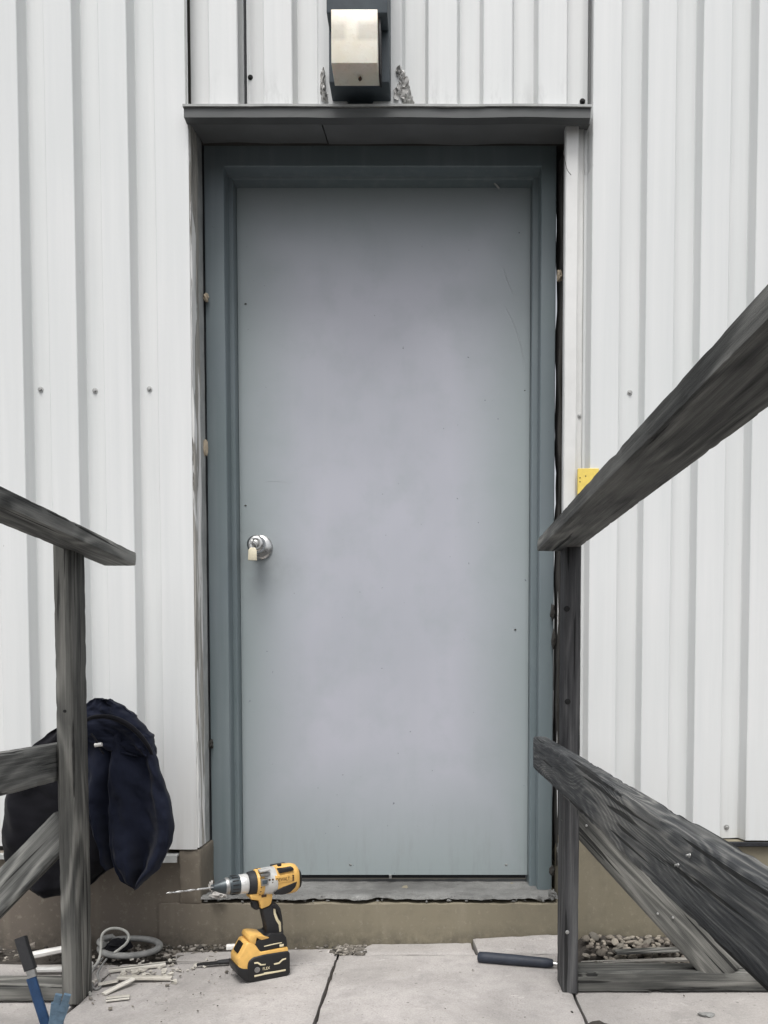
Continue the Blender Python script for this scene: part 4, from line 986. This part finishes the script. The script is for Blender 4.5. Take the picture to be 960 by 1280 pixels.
# neck, trigger, handle
part('neck', [(560, 268), (684, 246), (690, 276), (682, 318), (668, 332), (624, 350), (616, 318), (612, 302), (566, 296)], 0.020, 0.021, 'yellow', 0.003)
part('trigger', [(572, 300), (612, 302), (616, 350), (598, 356), (580, 350), (574, 330)], 0.010, 0.0115, 'black', 0.003)
part('mode_button', [(624, 268), (654, 264), (654, 278), (626, 283)], 0.021, 0.0228, 'darkprint', 0.001, y0=0.018)
part('handle', [(630, 348), (672, 330), (686, 316), (712, 316), (736, 346), (742, 390), (752, 478), (756, 520), (662, 520), (650, 440)], 0.016, 0.0175, 'rubber', 0.006, seg=3)
part('grip_flash', [(694, 346), (706, 348), (708, 372), (722, 408), (736, 424), (738, 476), (728, 482), (724, 440), (708, 414), (696, 380)], 0.0178, 0.0186, 'print', 0.0004, y0=0.012)
part('belt_hook', [(692, 322), (712, 326), (736, 358), (744, 400), (748, 440), (742, 442), (732, 396), (716, 356), (692, 334)], 0.024, 0.0255, 'black', 0.0006, y0=0.021)
# foot and battery
part('foot', [(588, 545), (636, 500), (668, 496), (672, 488), (748, 486), (768, 512), (774, 560), (620, 594), (600, 575)], 0.030, 0.031, 'black', 0.004, seg=3)
part('foot_lip', [(556, 498), (580, 492), (640, 498), (668, 506), (664, 514), (622, 524), (596, 510), (588, 548), (560, 546), (548, 520)], 0.026, 0.0315, 'yellow', 0.002)
part('foot_stripe', [(640, 560), (700, 545), (742, 538), (742, 543), (700, 551), (640, 565)], 0.031, 0.0316, 'print', 0.0002, y0=0.028)
part('foot_badge', [(728, 552), (752, 548), (752, 562), (729, 566)], 0.031, 0.0318, 'print', 0.0003, y0=0.028)
part('battery_shell', [(490, 640), (540, 545), (562, 540), (590, 552), (620, 594), (778, 566), (780, 600), (780, 700), (560, 748), (520, 740), (494, 720)], 0.033, 0.034, 'yellow', 0.004)
part('battery_base', [(482, 672), (520, 690), (560, 690), (786, 650), (788, 716), (776, 732), (560, 772), (538, 768), (490, 728)], 0.036, 0.036, 'black', 0.004)
part('battery_side', [(546, 680), (552, 650), (578, 626), (640, 610), (776, 588), (790, 600), (792, 716), (778, 732), (580, 770), (550, 764)], 0.0372, 0.0375, 'black', 0.005, y0=-0.0375, seg=3)
fz = DL(520, 590, 0)
bm = BM(); p1_ = DL(500, 622, .033); p2_ = DL(538, 550, .033)
d_ = Vector((p2_[0] - p1_[0], 0, p2_[1] - p1_[1])); ang = math.atan2(d_.z, d_.x)
mm = Matrix.Translation(((p1_[0] + p2_[0]) / 2 + 0.0015, 0, (p1_[1] + p2_[1]) / 2 + 0.001)) @ Matrix.Rotation(-ang, 4, 'Y')
t = bmesh.new(); bmesh.ops.create_cube(t, size=1); bmesh.ops.scale(t, vec=(d_.length * 0.8, 0.032, 0.006), verts=t.verts[:]); bmesh.ops.bevel(t, geom=t.edges[:], offset=.0015, segments=2, affect='EDGES'); merge(bm, t, mm); obj('release_button', bm, M['black'], drill, 40)
# battery graphics
part('battery_stripe', [(584, 654), (606, 651), (626, 664), (650, 662), (648, 669), (620, 672), (602, 660), (585, 663)], 0.0377, 0.0381, 'print', 0.0002, y0=0.034)
part('battery_stripe', [(696, 660), (724, 654), (744, 634), (766, 628), (766, 636), (748, 642), (728, 662), (698, 668)], 0.0377, 0.0381, 'print', 0.0002, y0=0.034)
part('battery_stripe', [(584, 728), (640, 716), (640, 712), (700, 704), (764, 692), (764, 702), (700, 714), (644, 724), (586, 738)], 0.0377, 0.0381, 'print', 0.0002, y0=0.034)
bm = BM(); p = DL(601, 696, .0377); lathe(bm, [(0, .0072), (0.0016, .0072), (0.002, .0062)], 20, Matrix.Translation((p[0], .0372, p[1])) @ Matrix.Rotation(pi / 2, 4, 'Z')); obj('battery_disc', bm, M['dullsteel'], drill)
def text(body, X, Y, w_, size, m, name, sx=1.0, rot=0.0):
    cu = bpy.data.curves.new(name, 'FONT'); cu.body = body; cu.size = size; cu.extrude = 0.0003; cu.align_x = 'LEFT'; cu.resolution_u = 3
    tmp = bpy.data.objects.new('tmp', cu); COL.objects.link(tmp)
    dg = bpy.context.evaluated_depsgraph_get(); me = bpy.data.meshes.new_from_object(tmp.evaluated_get(dg)); bpy.data.objects.remove(tmp)
    p = DL(X, Y, w_)
    # text x runs along -X local, text y along +Z, facing +Y
    R_ = Matrix(((-1, 0, 0, 0), (0, 0, 1, 0), (0, 1, 0, 0), (0, 0, 0, 1))) @ Matrix.Rotation(rot, 4, 'Z') @ Matrix.Diagonal((sx, 1, 1, 1))
    me.transform(Matrix.Translation((p[0], w_, p[1])) @ R_); me.materials.clear(); me.materials.append(M[m])
    for p_ in me.polygons: p_.use_smooth = False
    o = bpy.data.objects.new(name, me); COL.objects.link(o); o.parent = drill; return o
part('name_panel', [(706, 160), (800, 147), (806, 172), (800, 190), (712, 204), (704, 190)], 0.0349, 0.0356, 'yellow', 0.0005, y0=0.031)
text('DEWALT', 709, 193, 0.0359, 0.0130, 'darkprint', 'lettering', 0.70)
text('FLEX', 632, 699, 0.0381, 0.0100, 'print', 'lettering', 0.9)
text('20V MAX', 652, 576, 0.0312, 0.0060, 'print', 'lettering', 1.0) if False else None

# ------------------------------------------------------------------ black flat tool behind the drill
a, b = Gz(246, 1208, 0.004), Gz(302, 1203, 0.004)
d_ = (b - a); ch = tag(empty('chisel', a + Vector((0, 0, 0.004)), math.atan2(d_.y, d_.x)), 'flat black chisel-like tool lying on the slab behind the drill battery', 'tool')
L_ = d_.length
bm = BM(); prism(bm, [(0, -.004), (0, .004), (L_ * .3, .008), (L_ * .5, .008), (L_ * .5, -.008), (L_ * .3, -.008)], -0.0015, 0.0035, 'z', 0.001); obj('blade', bm, M['black'], ch, 30)
bm = BM(); lathe(bm, [(L_ * .45, .006), (L_ * .5, .0085), (L_ * .8, .0095), (L_ * 1.0, .0085), (L_ * 1.02, .005)], 16, Matrix.Diagonal((1, 1, .7, 1)) @ Matrix.Translation((0, 0, 0.003))); obj('handle', bm, M['rubber'], ch, 60)

# ------------------------------------------------------------------ hammer lying at the right post
a, b = Gz(597.5, 1196, 0.015), Gz(748, 1209, 0.015)
d_ = b - a; hm = tag(empty('hammer', a, math.atan2(d_.y, d_.x)), 'hammer with dark navy rubber grip lying on the slab beside the right post', 'hammer')
L_ = d_.length
bm = BM(); lathe(bm, [(0, .011), (.003, .0150), (.02, .0160), (.09, .0155), (.15, .0145), (.185, .0140), (.200, .0115), (.203, .007)], 22, Matrix.Diagonal((1, 1.0, .92, 1))); obj('grip', bm, M['grip'], hm, 60)
bm = BM(); tube(bm, [(.200, 0, 0), (.215, 0, -.002), (L_ - 0.01, 0, 0.0)], 0.0055, 12); obj('shaft', bm, M['steel'], hm, 60)
bm = BM(); lathe(bm, [(-.036, .0125), (-.030, .014), (-.018, .0135), (-.012, .010), (.014, .010)], 20, Matrix.Translation((L_, 0, 0)) @ Matrix.Rotation(pi / 2, 4, 'Z'))
obj('head', bm, M['dullsteel'], hm, 40)
for s_ in (-1, 1):
    bm = BM(); tube(bm, [(L_ + s_ * .004, .010, 0), (L_ + s_ * .006, .030, 0.002), (L_ + s_ * .008, .050, -.003), (L_ + s_ * .009, .062, -.009)], 0.007, 8, 0.7, rad=lambda t: 1 - .6 * t); obj('claw', bm, M['dullsteel'], hm, 60)

# ------------------------------------------------------------------ blue pry bar leaning at bottom left
yP = -2.3 + 1.70
def PP(u, v, y): return Qy(u, v, y)
foot = PP(66, 1292, yP)
pb = tag(empty('pry_bar', (foot.x, foot.y, 0)), 'blue steel pry bar with forked claw leaning at the foot of the left post', 'pry bar')
PO = Vector(pb.location)
def strap(name, pts, w_, t_, m, wf=None):
    """rectangular bar along points, wide in the direction roughly across the view"""
    P = catmull(pts, 8); bm = BM(); rings = []
    for i, p in enumerate(P):
        d = (P[min(i + 1, len(P) - 1)] - P[max(i - 1, 0)]).normalized(); s_ = d.cross(Vector((0.25, -1, 0.1))).normalized(); nrm = s_.cross(d).normalized(); k = wf(i / (len(P) - 1)) if wf else 1
        rings.append([bm.verts.new(p - PO + s_ * (a_ * w_ / 2 * k) + nrm * (c_ * t_ / 2)) for a_, c_ in ((-1, -.6), (-.8, -1), (.8, -1), (1, -.6), (1, .6), (.8, 1), (-.8, 1), (-1, .6))])
    for i in range(len(rings) - 1):
        for k in range(8): bm.faces.new((rings[i][k], rings[i][(k + 1) % 8], rings[i + 1][(k + 1) % 8], rings[i + 1][k]))
    bm.faces.new(rings[0][::-1]); bm.faces.new(rings[-1]); return obj(name, bm, M[m], pb, 40)
strap('shaft', [PP(39, 1222, yP + .012), PP(46, 1245, yP + .006), PP(54, 1270, yP), PP(60, 1288, yP - .002), PP(66, 1297, yP - .004)], 0.020, 0.010, 'blue')
strap('neck', [PP(62, 1293, yP - .008), PP(68, 1294, yP - .010), PP(71, 1280, yP - .012), PP(72, 1270, yP - .012)], 0.026, 0.012, 'blue')
strap('claw', [PP(69, 1281, yP - .015), PP(72.5, 1268, yP - .016), PP(75.5, 1255, yP - .020)], 0.034, 0.008, 'paleblue', wf=lambda t: 0.8 + .3 * t)
strap('claw_tine', [PP(70, 1264, yP - .0185), PP(71, 1254, yP - .022), PP(73.5, 1243, yP - .028)], 0.016, 0.006, 'paleblue', wf=lambda t: 1 - .12 * t)
strap('claw_tine', [PP(78, 1264, yP - .0185), PP(81, 1254, yP - .022), PP(84.5, 1243, yP - .028)], 0.016, 0.006, 'paleblue', wf=lambda t: 1 - .12 * t)
strap('collar', [PP(41, 1221, yP + .013), PP(38.5, 1212, yP + .014)], 0.019, 0.013, 'dullsteel')
strap('grip', [PP(38.5, 1212, yP + .014), PP(35, 1201, yP + .018), PP(30, 1186, yP + .024), PP(26, 1172, yP + .03)], 0.024, 0.020, 'rubber')

# ------------------------------------------------------------------ cable, coiled hose, offcuts
def gpts(lst): return [Gz(u, v, z) for u, v, z in lst]
bm = BM()
pts = gpts([(113, 1243, .004), (109, 1235, .004), (108, 1225, .004), (112, 1213, .005), (120, 1206, .006)]) + [Qy(125, 1195, -.17), Qy(126.5, 1180, -.155), Qy(128, 1168, -.15), Qy(136, 1161.5, -.14), Qy(147, 1160.5, -.13), Qy(157, 1164, -.13), Qy(161, 1171, -.14), Qy(158, 1179, -.15), Qy(150, 1186, -.155), Qy(143, 1191, -.16)]
tube(bm, catmull(pts, 10), 0.0037, 10); tag(obj('cable', bm, M['cable'], None, 60), 'pale grey cable rising in a loop beside the left post', 'cable')
bm = BM()
pts = gpts([(128, 1198, .006), (118, 1210, .010), (113, 1222, .006), (118, 1236, .004), (126, 1232, .004), (122, 1218, .012), (128, 1206, .010), (133, 1199, .006)])
tube(bm, catmull(pts, 10), 0.0028, 8); tag(obj('wire', bm, M['hose'], None, 60), 'thin tangled grey wire lying below the cable loop near the left post', 'wire')
bm = BM(); pts = []
for i in range(0, 56):
    a_ = i / 46 * 2 * pi + 2.6; r1, r2 = 0.082, 0.044
    pts.append(Vector((-0.850 + r1 * cos(a_), -0.078 + r2 * sin(a_), 0.014 + 0.010 * sin(a_) + 0.012 * max(0, i - 40) / 15 + 0.010 * (i > 44))))
tube(bm, pts, 0.010, 12, 0.85); tag(obj('hose', bm, M['hose'], None, 60), 'thick grey hose coiled flat against the foundation behind the cable', 'hose')
def stick(p, q, w_, t_, m, lab, name='wood_strip', seed=0, cat='offcut', group=None):
    group = group or 'wood scraps around the railings'
    e = board(name, p, q, w_, t_, m, None, n=14, wear=0.0015, seed=seed, bev=min(t_, w_) * .2); tag(e, lab, cat, group); return e
stick(Gz(30, 1196, .020), Gz(109, 1180.5, .028), .026, .014, 'whitelath', 'white painted strip lying behind the left post, along the wall', seed=1)
stick(Gz(42, 1212, .010), Gz(100, 1211, .012), .022, .009, 'whitelath', 'short pale strip behind the left post, nearer than the long white one', seed=2)
stick(Gz(137, 1213, .006), Gz(206, 1205, .006), .026, .008, 'lath', 'beige wood strip on the slab just below the hose coil', seed=3)
stick(Gz(148, 1222, .012), Gz(214, 1222.5, .006), .021, .007, 'lath', 'long thin pale strip pointing right on the left slab', seed=4)
stick(Gz(130, 1242, .004), Gz(166, 1224, .014), .016, .006, 'lath', 'pale splinter lying slantwise under the pale strip', seed=5)
stick(Gz(124, 1231, .005), Gz(146, 1227, .008), .019, .006, 'lath', 'short pale chip beside the tangled wire', seed=6)
stick(Gz(134, 1249, .004), Gz(161, 1246, .004), .030, .004, 'lath', 'flat pale flake lowest of the scraps on the left slab', seed=7)
stick(Gz(205, 1202, .002), Gz(298, 1203, .002), .0022, .002, 'greylath', 'thin grey splinter between the beige strip and the black tool', seed=9)
stick(Gz(284, 1184, .010), Gz(303, 1183, .010), .016, .014, 'whitelath', 'small white block against the foundation behind the drill', name='wood_block', seed=8)
pp_ = Gz(110, 1178, 0.03); bm = BM(); box(bm, pp_.x - .008, pp_.x + .006, pp_.y - .006, pp_.y + .008, 0.018, 0.036, .002); tag(obj('wood_block', bm, M['whitelath']), 'tiny white block just right of the left post by the wall', 'offcut')
lump('dark_rag', Vector((-0.88, -0.085, 0.018)), (0.032, 0.030, 0.020), M['navyblk'], 5, parent=None); tag(bpy.data.objects['dark_rag'], 'crumpled black rag behind the left post beside the hose coil', 'rag')
lump('mortar_piece', Gz(109, 1207, .008), (0.012, 0.012, 0.010), M['whitelath'], 15, parent=None, amp=.6); tag(bpy.data.objects['mortar_piece'], 'pale lump of mortar right of the left post', 'mortar')
stick(Gz(728, 1204, .014), Gz(872, 1199, .018), .020, .008, 'greylath', 'grey lath lying behind the base plate of the right railing', seed=21)
stick(Gz(770, 1190, .020), Gz(846, 1187, .020), .034, .006, 'wood_post', 'short dark board piece on the gravel behind the right railing', seed=22)
stick(Gz(735, 1213, .012), Gz(800, 1208, .014), .018, .008, 'wood_post', 'dark splintered strip nearest the right base plate', seed=23)
stick(Gz(800, 1206, .010), Gz(868, 1212, .012), .012, .006, 'lath', 'pale splinter slanting behind the right base plate', seed=24)
lump('stone_chip', Gz(883, 1268, .004), (0.019, 0.010, 0.005), M['sill'], 71, parent=None, amp=.5, sub=2); tag(bpy.data.objects['stone_chip'], 'brownish stone chip on the slab at bottom right', 'stone')
lump('debris_clump', Gz(747, 1282, .004), (0.026, 0.014, 0.006), M['soil'], 75, parent=None, amp=.6, sub=2); tag(bpy.data.objects['debris_clump'], 'dark clump of dirt in the slab joint at the bottom edge', 'dirt')
fl = grit('wood_flakes', [(-0.95, -0.60, -0.34, -0.14), (-0.80, -0.66, -0.30, -0.18)], 70, 0.003, 0.009, None, 41, 0.004); fl.data.materials[0] = M['lath']; tag(fl, 'pale wood flakes strewn among the strips on the left slab', 'flakes')
# dirt-filled break at the head of the middle joint
bm = BM()
r = random.Random(4)
tag(grit('mortar_rubble', [(-0.285, -0.185, -0.098, -0.020)], 160, 0.002, 0.007, None, 31, -0.002), 'broken mortar rubble filling the notch between the slabs by the wall', 'rubble')
